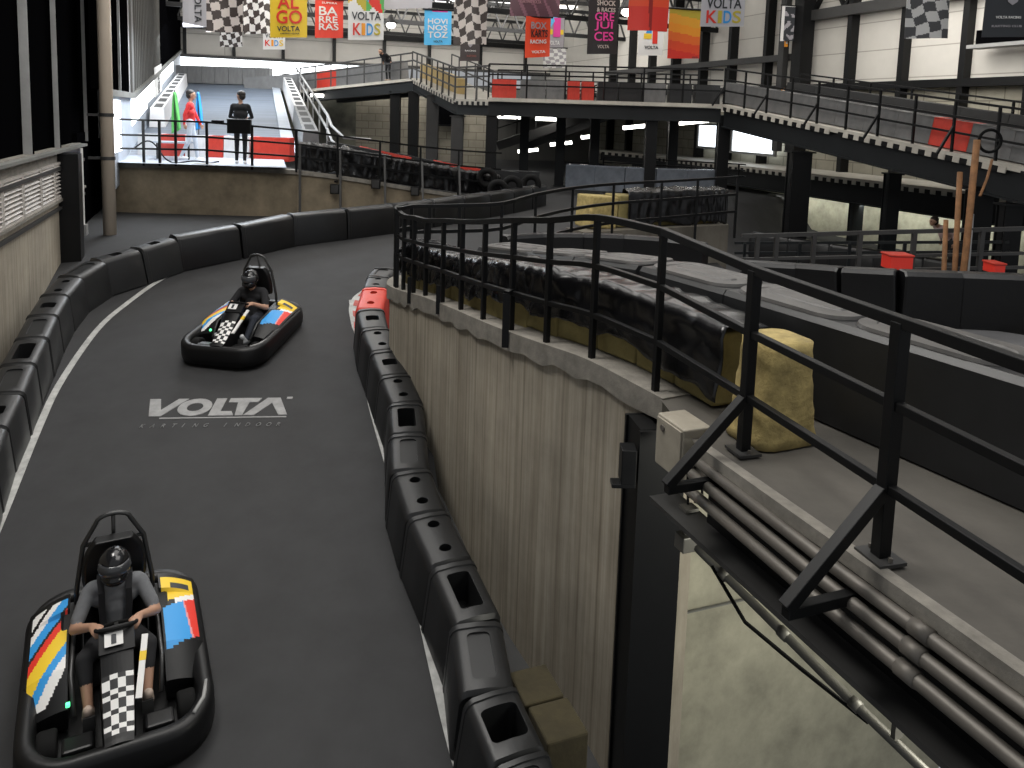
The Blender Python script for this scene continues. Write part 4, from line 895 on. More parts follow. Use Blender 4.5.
# ---- upper left walkway, stair flight and landing
G0, G1, G2, G3 = Pd(300, 90, 38), Pd(412, 78, 33), Pd(455, 99, 27.5), Pd(489, 99.5, 25.6)
o, _ = walkway('floor_gallery', 'gallery walkway at the back left', [G0, G1], 2.6, .40)
o, _ = walkway('floor_stair_flight', 'sloping flight between the gallery and the bridge', [G1, G2, G3], 2.2, .36, corr=True)
for p in (G0, G1): pass
rail('dark railing of the back left gallery', 'gallery_railing', [G0 + Vector((0, .05, 0)), G1 + Vector((0, .05, 0))], 1.05, 1.2, 3, brace=False, m=STEEL_G, th=.06)
rail('braced railing of the sloping flight down to the bridge', 'flight_railing', [G1 + Vector((0, .05, 0)), G2 + Vector((0, .05, 0)), G3 + Vector((0, .05, 0))], 1.1, .75, 3, brace=True, m=STEEL_G, th=.055)
rail('rear railing of the sloping flight, before the back wall', 'flight_railing', [G1 + Vector((1.6, .8, 0)), G2 + Vector((1.4, 2, 0)), G3 + Vector((.6, 2.8, 0))], 1.1, .9, 2, brace=False, m=STEEL_G, th=.05)
gp = [G0 + Vector((-3.2, .8, 0)), G0, G1]; gsp = resample([p + Vector((.1, .7, 0)) for p in gp], 1.5)
for i in range(len(gsp) - 1):
    red = i in (3,); place(GREYB_R if red else GREYB, 'plastic_barrier', gsp[i], gsp[i + 1], ('red' if red else 'grey') + ' barrier on the back left gallery, %s from the ramp' % ORD[i], 'barrier', 'barriers on the back left gallery', lambda s: G0.z + (G1.z - G0.z) * (s[0] - G0.x) / (G1.x - G0.x) + .02, 1.44).scale.z = 1.3
S = resample([G1 + Vector((.35, 1.0, .02)), G2 + Vector((.35, 1.0, .02))], .9)
TANP = mat('tan_padding', (.50, .37, .16), .8, noise=.2, nscale=3)
for i in range(len(S) - 1):
    b = MB(); b.box((S[i] + S[i + 1]) / 2 + UP * .36, ((S[i + 1] - S[i]).length - .03, .3, .62), TANP, x=S[i + 1] - S[i], z=UP)
    tag(b.build('foam_block', bevel=.03), 'tan foam block down the sloping flight, %s from the top' % ORD[i], 'foam block', 'tan foam blocks on the sloping flight')
for px_, d, zt, ww in ((395, 34.2, G1.z - .55, .42), (413, 33.2, G1.z - .55, .42), (432, 30.5, Z0 + .75, .45), (457, 27.6, Z0 - .02, .42)): column(px_, d, Z0 - 2.3, zt, ww, STEEL_G if px_ > 425 else STEEL)
# walls behind them
w = MB(); w.wall([Vector((-13.2, 41, 0)), Vector((-8.2, 40, 0))], Z0 - 2.6, Z0 + 1.0, .3, MOSS, side=1); struct(w.build('wall_stained'), 'dark stained concrete wall under the gallery')
w = MB(); w.wall([Vector((-8.2, 40, 0)), Vector((-1.2, 38, 0))], Z0 - 2.6, Z0 + .9, .3, BRICK_X, side=1); struct(w.build('wall_block'), 'pale block wall behind the sloping flight')
w = MB(); w.box(Pd(448, 113, 38.2), (1.6, .1, 1.3), STEEL); w.box(Pd(448, 113, 38.14), (1.4, .06, 1.1), SIDING); struct(w.build('door_1'), 'dark opening in the block wall')
# dark interior under the bridge
w = MB(); w.wall([Vector((-1.2, 46, 0)), Vector((4.6, 46.4, 0))], Z0 - 2.7, Z0 + 1.2, .3, SIDING_G, side=1); struct(w.build('wall_interior'), 'dark far wall under the bridge')
w = MB(); w.grid(lambda u, v: Vector((-1.2 + 12 * u, 29.5 + 16.5 * v, Z0 + .32 - .25 * 0)), 4, 4, STEEL_B)
for k in range(7): w.bar(Vector((-1, 31 + 2.3 * k, Z0 + .18)), Vector((11 - .8 * k, 32 + 2.3 * k, Z0 + .18)), .16, .26, STEEL)
struct(w.build('ceiling_under_bridge'), 'dark beams and soffit under the bridge')
w = MB(); a, c = Pd(497, 146, 30), Pd(600, 112, 30.5); w.bar(a, c, .2, .34, STEEL_G); w.bar(a + Vector((1, 4, -.2)), c + Vector((1.2, 4, 0)), .2, .3, STEEL); struct(w.build('beam_sloping'), 'sloping beam under the bridge')
rail('sloping stair railing under the bridge', 'stair_railing', [a + UP * .2, c + UP * .2], .9, .8, 2, brace=False, th=.05)
e0, e1 = Pd(603, 169, 28), Pd(745, 178, 25.8); rail('thin dark railing before the columns under the bridge', 'track_railing', [e0 - UP * .2, e1 - UP * .2], 1.0 - .35, 1.6, 3, brace=False, th=.045)
o, _ = walkway('floor_far_deck', 'far steel decked edge under the bridge', [Pd(600, 150, 37), Pd(740, 163, 33)], 1.5, .3, corr=True)
for i, (x, y, d, L) in enumerate(((528, 150.5, 36, .95), (561, 143.5, 34, .95), (590, 136.5, 33, .75), (638, 126.5, 30.5, 1.2), (694, 122, 31, 1.2), (550, 117, 29.6, 1.1), (507, 117, 34, 1.3), (318, 95.5, 37, .7))):
    p = Pd(x, y + (2 if i == 5 else 0), d); r = empty('strip_lamp', p, 'glowing strip lamp %s, %s from the left' % ('under the bridge' if i < 7 else 'under the gallery', ORD[(2, 4, 5, 6, 7, 3, 1, 0)[i] - (1 if i < 7 else 0)]), 'lamp', 'strip lamps under the walkways')
    b = MB(); b.box(p, (L, .16, .14), LAMPM, x=Vector((.98, .2, .12 if i < 5 else 0))); b.build('tube', r); b = MB(); b.box(p + UP * .10, (L + .06, .2, .05), STEEL_G, x=Vector((.98, .2, .12 if i < 5 else 0))); b.build('housing', r)
# ---- lower railing beyond the padded ring
E0_, E1_ = Pd(742, 236, 13.6), Pd(1030, 228.5, 12.8)
for p in (E0_, E1_): p.z = p.z
r = empty('track_railing', Vector((E0_.x, E0_.y, Z0 - 2.56)), 'dark three-bar railing beyond the black padded panels', 'railing')
for k, f in enumerate((0, .42, .66, .9)):
    b = MB(); b.sweep([E0_ - UP * f, E1_ - UP * f], .06, .07 if k == 0 else .05, STEEL_G); b.build(('top_rail', 'mid_rail', 'low_rail', 'toe_rail')[k], r)
for x in (759, 779, 818, 865, 919, 985): a, _ = ray(x, 232); t = (x - 742) / 288; p = E0_.lerp(E1_, t); b = MB(); b.bar(Vector((p.x, p.y, Z0 - 3.75)), p, .075, .07, STEEL_G, up=Vector((1, 0, 0))); b.build('post', r)
r = empty('track_railing', Pd(800, 262, 18), 'farther dark railing below the side deck', 'railing')
for y in (246, 256):
    b = MB(); b.sweep([Pd(735, y - 3, 19), Pd(1010, y - 4, 15)], .06, .06, STEEL_B); b.build('rail', r)
for x in (745, 800, 850, 905, 960): b = MB(); p = Pd(x, 243, 18.5 - (x - 745) * .015); b.bar(p - UP * 1.6, p, .06, .06, STEEL_B); b.build('post', r)
# low black blocks behind the three-bar railing, and red boxes
S = resample([Pd(752, 250, 21.5), Pd(1040, 252, 16.5)], 1.15)
for i in range(len(S) - 1): place(PADM, 'padded_barrier', S[i], S[i + 1], 'black padded block behind the three-bar railing, %s from the far ledge' % ORD[i], 'barrier', 'black blocks behind the three-bar railing', lambda p: Z0 - 3.7, 1.15).scale.z = 1.1
for i, (x0, x1, y0, y1) in enumerate(((885, 909, 254, 268), (988, 1000, 262, 272))):
    d = 11.9; p, q = Pd(x0, y1, d), Pd(x1, y0, d); b = MB(); b.box((p + q) / 2, (q.x - p.x, .3, q.z - p.z), RED); b.box(Vector(((p.x + q.x) / 2, d, q.z - .01)), (q.x - p.x + .03, .33, .03), PLASTIC_RED); b.bar(Vector(((p.x + q.x) / 2, d, Z0 - 3.75)), Vector(((p.x + q.x) / 2, d, p.z)), (q.x - p.x) * .9, .28, PLASTIC_DARK, up=Vector((0, 1, 0)))
    tag(b.build('red_bin', bevel=.01), ('wide' if i == 0 else 'narrow') + ' red bin behind the black padded panels by the rusty poles', 'bin')
# rusty poles leaning against the ramp
for i, (x0, y0, x1, y1, rr_, m, lab) in enumerate(((977, 140, 961, 274, .055, RUST, 'thick rusty pole reaching up to the ramp'), (960, 172, 956, 274, .045, RUST, 'thinner rusty pole left of the thick one'), (946, 220, 946, 274, .04, RUST, 'short rusty post beside the pink-topped person'), (992, 160, 980, 196, .022, RUST, 'thin brown stay slanting from the ramp railing'), (973, 214, 967, 274, .02, FIN, 'thin white pole beside the thick rusty pole'))):
    d = 12.3 + .05 * i; b = MB(); p, q = Pd(x1, y1, d), Pd(x0, y0, d + .5); p.z = Z0 - 3.75 if i not in (3,) else p.z; b.tube([p, p.lerp(q, .5) + Vector((.02, 0, 0)), q], rr_, m, 8); tag(b.build('pole', smooth=True), lab, 'pole')
rings = []; c = Pd(990, 141, 15.3)
for k in range(24):
    a = 2 * math.pi * k / 24; rings.append([c + Vector(((.22 + .03 * math.cos(t)) * math.cos(a), .03 * math.sin(t), (.22 + .03 * math.cos(t)) * math.sin(a))) for t in [2 * math.pi * j / 8 for j in range(8)]])
b = MB(); b.loft(rings, RUBBER, loop=True); tag(b.build('hose_coil', smooth=True), 'black hose coil hung on the ramp railing by the rusty pole', 'hose')
# ================================================================== BANNERS
def warp(u, v, s): return .06 * mn.noise(Vector((u * 3, v * 3, s))), .06 * mn.noise(Vector((u * 3, v * 3, s + 7)))
def banner(x0, y0, x1, y1, d, name, label, cm, base_m, cells=(8, 10), wave=.05, texts=(), seed=0, rod=True, cat='banner', tilt=0):
    """cloth hung from its top edge; texts = (string, x, y, width, height, material) in banner fractions from the lower left"""
    A = Pd(x0, y1, d); B = Pd(x1, y1 + tilt, d + .15); T = Pd(x0, y0, d).z; H = T - A.z
    X = (B - A); X.z = 0; W = X.length; X.normalize(); Nn = Vector((X.y, -X.x, 0)); r = empty(name, A + X * W / 2, label, cat)
    wv = lambda u, v: Nn * (wave * math.sin(u * 5 + seed) * (1 - .5 * v) + wave * .4 * math.sin(v * 4 + seed * 2))
    b = MB(); pos = lambda u, v: A + X * W * u + UP * (H * v + (B.z - A.z) * u * (1 - v)) + wv(u, v)
    nu, nv = cells; b.grid(pos, nu, nv, base_m, cm)
    for st, tx, ty, tw, th, m in texts:
        vs, fs = text_mesh(st, .014, 0) if not st.startswith('<') else (None, None)
        if vs is None:
            pts = eval(st[1:]); P = [pos(tx + tw * p[0], ty + th * p[1]) + Nn * .015 for p in pts]; b.add(P, [list(range(len(P)))], m); continue
        xs = [v[0] for v in vs]; ys = [v[1] for v in vs]; a0, a1, b0, b1 = min(xs), max(xs), min(ys), max(ys)
        rot = tw < 0                         # negative width: lettering turned a quarter clockwise, reading downwards
        P = []
        for v in vs:
            uu, vv = (v[0] - a0) / (a1 - a0), (v[1] - b0) / (b1 - b0)
            q = (tx + tw * uu, ty + th * vv) if not rot else (tx + abs(tw) * vv, ty + th * (1 - uu)); P.append(pos(*q) + Nn * (.014 + v[2] * .5))
        b.add(P, fs, m)
    o = b.build('cloth', r); md = o.modifiers.new('s', 'SOLIDIFY'); md.thickness = .006; md.offset = -1
    b = MB(); t0_, t1_ = A.copy(), A + X * W; t0_.z = t1_.z = T
    b.tube([t0_ - X * .06, t1_ + X * .06], .025, STEEL, 8)
    for q in (t0_ + X * .1, t1_ - X * .1): b.tube([q, Vector((q.x, q.y, Z0 + 6.95))], .008, STEEL, 5)
    b.build('hanging_rod', r); return r
def checker(nx, ny, a, c_, s, amt=1.0):
    def f(u, v):
        wx, wy = warp(u, v, s); uu, vv = u + wx * amt, v + wy * amt
        return a if (int(math.floor(uu * nx + vv * 1.2)) + int(math.floor(vv * ny - uu * 1.0))) % 2 else c_
    return f
def vstripe(u, v): return WHT
def rainbow(u, v):
    if v < .45 + .18 * abs(u - .55) * 0 + .1 * math.sin(u * 5): return WHT if v < .42 + .35 * max(0, .25 - u) * 2 + .06 * math.sin(9 * u) else (GOLD if u < .5 else GRN)
    k = u + .35 * (v - .7) + .06 * math.sin(12 * v)
    return YEL if k < .16 else (GRN if k < .32 else (BLU if k < .48 else (RED if k < .78 else GRN)))
def orange_fade(u, v):
    return [RED, pc('vermilion', .80, .075, .02), pc('deep_orange', .84, .16, .02), ORG, pc('amber', .80, .38, .03), GOLD][min(5, int((v + .12 * (u - .5) + .04) * 5.6))]
def red_band(u, v): return DKRED if abs(u - .52 + .05 * (v - .5)) < .07 * (.4 + v) else (RED if v < .35 else pc('vermilion', .80, .075, .02))  # dark red band coloured down the middle of the cloth
V_ = lambda *a: a
b_ = banner
b_(183, -45, 206.5, 27, 19.5, 'banner', 'pale grey banner with VOLTA lettered down it, next to the left siding', None, GRY if False else pc('pale_grey', .52, .51, .54), (4, 8), .02, [('VOLTA', .50, .06, -.30, .47, CHAR)], 1)
b_(206, -40, 243, 32, 20.5, 'flag', 'large checkered flag beside the VOLTA lettered banner', checker(4.2, 7.5, CRM, BRN, 3), CRM, (40, 70), .08, (), 2, cat='flag')
b_(220, 22, 242.5, 47, 27, 'flag', 'small checkered flag below the large one beside the VOLTA lettering', checker(5, 4.5, WHT, BRN, 5), WHT, (36, 36), .05, (), 3, cat='flag')
b_(243.5, -40, 270, 34, 22.5, 'flag', 'checkered flag partly behind the yellow banner', checker(4.4, 10, WHT, BRN, 8), WHT, (36, 90), .07, (), 4, cat='flag')
b_(270, -36, 307, 37.5, 20, 'banner', 'yellow banner reading ALGO and VOLTA in red and black', None, YEL, (6, 8), .03, [('AL', .20, .40, .58, .19, RED), ('GO', .17, .19, .70, .19, RED), ('VOLTA', .19, .085, .62, .075, CHAR), ('KARTING INDOOR', .28, .045, .52, .02, CHAR)], 5)
b_(263, 30, 285, 49.5, 26, 'banner', 'small white VOLTA KIDS banner under the yellow banner', None, WHT, (4, 4), .02, [('VOLTA', .1, .60, .8, .25, CHAR), ('K', .1, .18, .24, .32, RED), ('I', .38, .18, .10, .32, ORG), ('D', .52, .18, .18, .32, BLU), ('S', .74, .18, .18, .32, YEL)], 6)
b_(315, -2, 343, 38, 21, 'banner', 'red banner reading BARRERAS in white', None, pc('bright_red', .80, .055, .03), (6, 8), .03, [('SUPERA', .24, .87, .55, .05, WHT), ('BA', .14, .58, .66, .22, WHT), ('RRE', .14, .385, .66, .17, WHT), ('RAS', .14, .20, .70, .17, WHT)], 7)
b_(348, -42, 383.5, 40, 20, 'banner', 'white VOLTA KIDS banner with a rainbow coloured top, beside the red BARRERAS one', lambda u, v: rainbow(u, min(1, v * 1.02)), WHT, (26, 44), .03, [('VOLTA', .10, .25, .82, .10, CHAR), ('K', .14, .06, .22, .15, RED), ('I', .38, .06, .10, .15, ORG), ('D', .52, .06, .18, .15, BLU), ('S', .73, .06, .18, .15, GOLD)], 8)
b_(384, -40, 432, 9, 21, 'banner', 'plain pale grey banner hanging before the roof trusses', None, pc('pale_grey', .52, .51, .54), (6, 4), .03, (), 9, tilt=-1)
b_(424, 9, 451, 45, 23, 'banner', 'sky blue banner with three lines of white block lettering', lambda u, v: CYAN if v < .93 or u < .3 or u > .85 else PNK, CYAN, (14, 16), .02, [('HOVI', .13, .60, .72, .15, WHT), ('NOS', .13, .41, .72, .16, WHT), ('TOZ', .13, .20, .74, .18, WHT), ('VOLTA', .34, .07, .34, .06, CHAR)], 10)
b_(453.5, -30, 486.5, 44.5, 20, 'flag', 'tall creased checkered flag right of the sky blue banner', checker(4.6, 9, CRM, BRN, 12), CRM, (42, 84), .09, (), 11, cat='flag')
shield = '<[(.0,.9),(.3,.75),(.36,.4),(.5,.2),(.64,.4),(.7,.75),(1,.9),(.86,1),(.6,.92),(.5,1),(.4,.92),(.14,1)]'
b_(460, 38, 479.5, 61, 28, 'banner', 'small dark banner with pale crest under the creased checkered flag', None, pc('dusk', .055, .042, .042), (4, 4), .02, [(shield, .15, .52, .7, .42, GRY), ('RACING', .24, .42, .56, .07, WHT), ('KARTING', .34, .18, .48, .09, pc('dull_red', .28, .09, .07))], 12)
b_(509.5, -24, 559.5, 16.5, 19.5, 'banner', 'creased dark maroon banner above the red scribbled banner', lambda u, v: MAR if math.sin(u * 24 + v * 9) < .72 else pc('mauve', .22, .09, .12), MAR, (40, 14), .07, [('KARTING VOLTA', .2, .33, .42, .08, pc('rose', .40, .2, .22))], 13)
b_(524.5, 16, 549.5, 58, 21.5, 'banner', 'glossy red banner with black and white brush lettering', None, pc('poppy', .78, .06, .012), (8, 10), .04, [('BOX', .22, .70, .62, .17, GRY), ('KARTS', .24, .50, .66, .18, BLK), ('RACING', .20, .34, .66, .10, WHT), ('VOLTA', .27, .10, .56, .07, WHT)], 14, tilt=-1.5)
b_(547, 16, 563.5, 47.5, 24, 'banner', 'narrow grey banner with a pink one, half behind the glossy red banner', None, GRY, (6, 8), .01, [('<[(.1,.6),(.6,1),(.15,1)]', 0, 0, 1, 1, CYAN), ('1', .35, .34, .42, .62, PNK), ('<[(.1,.42),(.3,.42),(.3,.58),(.1,.58)]', 0, 0, 1, 1, YEL), ('<[(.75,.42),(.95,.42),(.95,.58),(.75,.58)]', 0, 0, 1, 1, YEL), ('VOLTA', .05, .08, .7, .14, WHT)], 15)
b_(543, 47, 565.5, 68, 30, 'flag', 'pale checkered flag below the narrow grey banner', checker(5, 6, WHT, GRY, 22), WHT, (30, 30), .05, (), 16, cat='flag')
b_(587, -4, 616.5, 54, 20.5, 'banner', 'black banner with big pink lettering', None, BLK, (6, 8), .02, [('SHOCK', .27, .85, .62, .09, pc('bone', .55, .5, .45)), ('& RACES', .27, .74, .62, .075, pc('bone', .55, .5, .45)), ('GRE', .22, .58, .64, .15, PNK), ('JUI', .22, .41, .60, .16, PNK), ('CES', .22, .23, .64, .16, PNK), ('VOLTA', .34, .10, .38, .06, pc('bone', .55, .5, .45))], 17)
b_(628, -40, 668, 30, 18.5, 'banner', 'red banner with a dark band down its middle', red_band, RED, (40, 20), .05, (), 18, tilt=1.5)
b_(637.5, 29, 662.5, 55.5, 24, 'banner', 'white VOLTA banner with small colour shapes, below the banded red one', None, WHT, (4, 4), .015, [('<[(.28,.85),(.52,.85),(.52,1),(.34,1)]', 0, 0, 1, 1, BLU), ('<[(.2,.64),(.52,.64),(.52,.85),(.22,.85)]', 0, 0, 1, 1, YEL), ('<[(.56,.46),(.76,.46),(.76,1),(.56,1)]', 0, 0, 1, 1, RED), ('VOLTA', .25, .25, .56, .13, CHAR)], 19)
b_(667, 8, 699, 58.5, 19.5, 'banner', 'orange banner fading from mustard at the top to red', orange_fade, ORG, (8, 40), .02, [('VOLTA', .78, .01, .17, .03, CHAR)], 20)
b_(700, -42, 743.5, 26.5, 18, 'banner', 'pale VOLTA KIDS banner right of the orange one', None, pc('pale_grey', .52, .51, .54), (6, 8), .02, [('VOLTA', .12, .27, .80, .16, CHAR), ('K', .13, .05, .25, .19, RED), ('I', .40, .05, .09, .19, GOLD), ('D', .53, .05, .18, .19, BLU), ('S', .73, .05, .19, .19, GOLD)], 21)
b_(780, 5, 800, 41, 29, 'picture_board', 'black and white picture board on the far white wall', lambda u, v: WHT if u < .15 or u > .92 or v > .95 else (CHAR if mn.noise(Vector((u * 4, v * 6, 3))) < .12 else GRY), CHAR, (20, 30), .0, (), 22, cat='picture')
b_(905, -34, 946.5, 38.5, 16.5, 'flag', 'black and white checkered flag before the right wall', checker(3.6, 7, WHT, pc('slate', .10, .10, .105), 31), WHT, (46, 80), .05, (), 23, cat='flag')
b_(983, -40, 1040, 37, 15, 'banner', 'charcoal banner with pale winged crest, at the right wall', None, CHAR, (6, 8), .03, [(shield, .16, .38, .56, .22, GRY), ('<[(.16,.55),(.36,.55),(.36,.585),(.16,.585)]', 0, 0, 1, 1, BLU), ('<[(.52,.55),(.72,.55),(.72,.585),(.52,.585)]', 0, 0, 1, 1, CYAN), ('VOLTA RACING', .19, .245, .42, .035, WHT), ('KARTING CLUB', .14, .13, .50, .03, GRY)], 24)
b = MB(); q = Pl(1016, 44, AR - .6); b.box(q, (2.6, .5, .10), FIN, x=U); b.box(q + UP * .25, (2.2, .3, .4), SIDING, x=U); tag(b.build('wall_unit'), 'dark unit on a grey shelf of the right wall below the charcoal banner', 'wall unit')
# high bay lamps
for i, (x, y, d) in enumerate(((391, 25, 33), (628, 12, 24), (543, 1, 30), (455, -3, 26))):
    p = Pd(x, y, d); r = empty('high_bay_lamp', p, 'round glowing high bay lamp hung from the roof, %s' % ('beside the rainbow VOLTA KIDS banner', 'beside the folded red banner', 'above the maroon banner', 'above the creased checkered flag')[i], 'lamp', 'high bay lamps')
    b = MB(); b.ell(p, (.20, .20, .14), LAMPM); b.build('bulb', r, smooth=True); b = MB(); b.tube([p + UP * .08, p + UP * .2, p + UP * .42], [.30, .2, .07], STEEL_G, 14); b.tube([p + UP * .4, Vector((p.x, p.y, Z0 + 6.9))], .015, STEEL, 6); b.build('shade', r, smooth=True)
# ================================================================== PEOPLE
def capsule(p, q, r1, r2, n=12):
    b = MB(); p, q = Vector(p), Vector(q); d = q - p; L = d.length or 1e-6; d.normalize(); x = d.orthogonal().normalized(); y = d.cross(x); R = []
    for k in range(5): a = math.pi / 2 * (1 - k / 4.0) * .98; R.append((p - d * r1 * math.sin(a), r1 * math.cos(a)))
    for k in range(5): a = math.pi / 2 * (k / 4.0) * .98; R.append((q + d * r2 * math.sin(a), r2 * math.cos(a)))
    b.loft([[c + (x * math.cos(6.28318 * j / n) + y * math.sin(6.28318 * j / n)) * r for j in range(n)] for c, r in R], SKIN); return b
def body(name, caps, parent_loc, voxel=.013, sm=4):
    """caps: (p, q, r1, r2, material); everything is fused into one continuous skin"""
    b = MB()
    for p, q, r1, r2, m in caps:
        c = capsule(p, q, r1, r2); b.add(c.v, c.f, SKIN)
    o = b.build(name, local=True); md = o.modifiers.new('r', 'REMESH'); md.mode = 'VOXEL'; md.voxel_size = voxel; md2 = o.modifiers.new('s', 'SMOOTH'); md2.factor = .5; md2.iterations = sm; bake(o)
    me = o.data; n = len(me.polygons); co = np.zeros(n * 3); me.polygons.foreach_get('center', co); co = co.reshape(-1, 3); best = np.full(n, 9e9); idx = np.zeros(n, int); ms = []
    for p, q, r1, r2, m in caps:
        if m not in ms: ms.append(m)
        p, q = np.array(p), np.array(q); d = q - p; L2 = d @ d + 1e-9; t = np.clip(((co - p) @ d) / L2, 0, 1); dist = np.linalg.norm(co - (p + t[:, None] * d), axis=1) - (r1 + (r2 - r1) * t); k = dist < best; best[k] = dist[k]; idx[k] = ms.index(m)
    me.materials.clear()
    for m in ms: me.materials.append(m)
    me.polygons.foreach_set('material_index', idx.astype(np.int32)); me.polygons.foreach_set('use_smooth', [True] * n); me.update(); o.location = parent_loc; return o
def hand(P, W, d, side, up, skin, curl=.5, s=1.0):
    """palm and five fingers from wrist W along d; up = back of the hand; returns capsules"""
    d = Vector(d).normalized(); up = Vector(up).normalized(); sd = d.cross(up).normalized() * side; W = Vector(W); out = []
    k = W + d * .085 * s
    for off in (-.026, -.009, .009, .026): out.append((W + sd * off * .7 * s, k + sd * off * s, .018 * s, .014 * s, skin))
    for j, (off, L) in enumerate(((-.03, .068), (-.01, .078), (.01, .073), (.03, .056))):
        a = k + sd * off * s; c = a + (d * (1 - curl * .5) - up * curl * .6).normalized() * L * .5 * s; e = c + (d * (1 - curl * 1.3) - up * curl * 1.1).normalized() * L * .5 * s
        out += [(a, c, .0095 * s, .009 * s, skin), (c, e, .009 * s, .0075 * s, skin)]
    t0 = W + d * .03 * s - sd * .028 * s; t1 = t0 + (d * .7 - sd * .6 - up * .2).normalized() * .038 * s; out += [(t0, t1, .012 * s, .0105 * s, skin), (t1, t1 + (d * .9 - up * .35).normalized() * .032 * s, .0105 * s, .0085 * s, skin)]
    return out
V3 = lambda *a: Vector(a)
def person_standing(loc, yaw, name_label, top, legs, shoe, lean=0, stride=0, arms='rest', headturn=.5, sleeve=True, hair=HAIR, H=1.75, look=None, group=None):
    k = H / 1.75; up = lambda x, y, z: V3(x * k, y * k, z * k) if z < .96 else V3(x * k, (y * math.cos(lean) + math.sin(lean) * (z - .95)) * k, (.95 + (z - .95) * math.cos(lean) - y * math.sin(lean)) * k)
    hip = [up(s * .09, 0, .93) for s in (-1, 1)]; kn = [up(-.095, .02 + stride * .5, .50), up(.095, .02 - stride * .3, .50)]; an = [up(-.095, -.02 + stride, .09), up(.10, -.05 - stride, .09 + abs(stride) * .2)]
    c = []
    for h, n_, a in zip(hip, kn, an):
        c += [(h, n_, .085 * k, .058 * k, legs), (n_, a, .058 * k, .042 * k, legs), (a + V3(0, -.03, -.045) * k, a + V3(0, .14, -.06) * k, .04 * k, .032 * k, shoe)]
    c += [(up(-.07, 0, .95), up(.07, 0, .95), .105 * k, .105 * k, legs), (up(0, 0, 1.0), up(0, .0, 1.16), .12 * k, .125 * k, top), (up(-.05, 0, 1.2), up(.05, 0, 1.2), .12 * k, .12 * k, top), (up(-.10, -.0, 1.36), up(.10, -.0, 1.36), .095 * k, .095 * k, top), (up(-.165, 0, 1.41), up(.165, 0, 1.41), .06 * k, .06 * k, top), (up(0, .0, 1.42), up(0, .02, 1.54), .052 * k, .05 * k, SKIN)]
    hd = up(0, .03, 1.645); R = Matrix.Rotation(headturn, 3, 'Z'); f = R @ V3(0, 1, 0); sd = R @ V3(1, 0, 0)
    c += [(hd + f * .005 + UP * .025, hd - f * .02 + UP * .03, .092 * k, .09 * k, SKIN), (hd + f * .03 - UP * .05, hd + f * .045 - UP * .075, .062 * k, .042 * k, SKIN), (hd + f * .094 + UP * .005, hd + f * .112 - UP * .025, .011, .014, SKIN), (hd + f * .085 - UP * .058 - sd * .018, hd + f * .085 - UP * .058 + sd * .018, .010, .010, SKIN2)]
    for s in (-1, 1): c += [(hd + sd * s * .088 + UP * .01, hd + sd * s * .09 - UP * .03, .014, .012, SKIN), (hd + sd * s * .033 + f * .088 + UP * .012, hd + sd * s * .034 + f * .09 + UP * .012, .011, .011, HAIR)]
    for s in (-1, 1):
        sh = up(s * .185, 0, 1.40)
        if arms == 'front': el = up(s * .26, .06, 1.14); wr = up(s * .14, .28, 1.10); dr = V3(-s * .6, .8, 0)
        elif arms == 'walk': el = up(s * .24, -.10 * s, 1.14); wr = up(s * .23, .05 - .16 * s, .92); dr = V3(0, .3 - .1 * s, -1)
        else: el = up(s * .25, -.02, 1.14); wr = up(s * .24, .06, .90); dr = V3(0, .25, -1)
        c += [(sh, el, .054 * k, .043 * k, top), (el, wr, .042 * k, .03 * k, top if sleeve else SKIN)]; c += hand(None, wr, dr, s, V3(s, 0, .1), SKIN, .5, k)
    r = empty('person', loc, name_label, 'person', group, (0, 0, yaw)); o = body('body', c, (0, 0, 0), .014); o.parent = r
    b = MB(); Rm = Matrix((sd, f, UP)).transposed(); b.ell(hd - f * .022 + UP * .052, (.098 * k, .106 * k, .088 * k), hair, Rm, 16, 10); b.ell(hd - f * .055 - UP * .01, (.085 * k, .07 * k, .085 * k), hair, Rm, 14, 8); h = b.build('hair', local=True, smooth=True); h.parent = r
    return r
p, _ = interp(237); person_standing(Vector((p.x - .10, p.y + .55, Z0 - 1.35)), math.radians(8), 'person in black top and dark trousers standing with back turned on the platform', C_BLK, C_BLK, SHOE_W, arms='front', headturn=1.0)
p, _ = interp(187); pr_ = person_standing(Vector((p.x - .45, p.y + 1.3, Z0 - 1.35)), math.radians(-75), 'person in red jacket and pale jeans walking on the platform between the flags', C_RED, C_JEAN, SHOE_W, stride=.16, arms='walk', headturn=.1)
p = Pd(386, 79, 33.6); person_standing(Vector((p.x, p.y + .5, G0.z + (G1.z - G0.z) * (p.x - G0.x) / (G1.x - G0.x))), math.radians(150), 'person in dark clothes bending over the back left gallery railing', C_BLK, C_BLK, SHOE, lean=.95, arms='rest', headturn=0, H=1.6)
p = Pd(950, 240, 19.4); person_standing(Vector((p.x, p.y, Z0 - 3.71)), math.radians(100), 'person with black hair and pale pink top bending beside the rusty poles', C_PINK, C_BLK, SHOE, lean=.8, arms='rest', headturn=0, H=1.75)
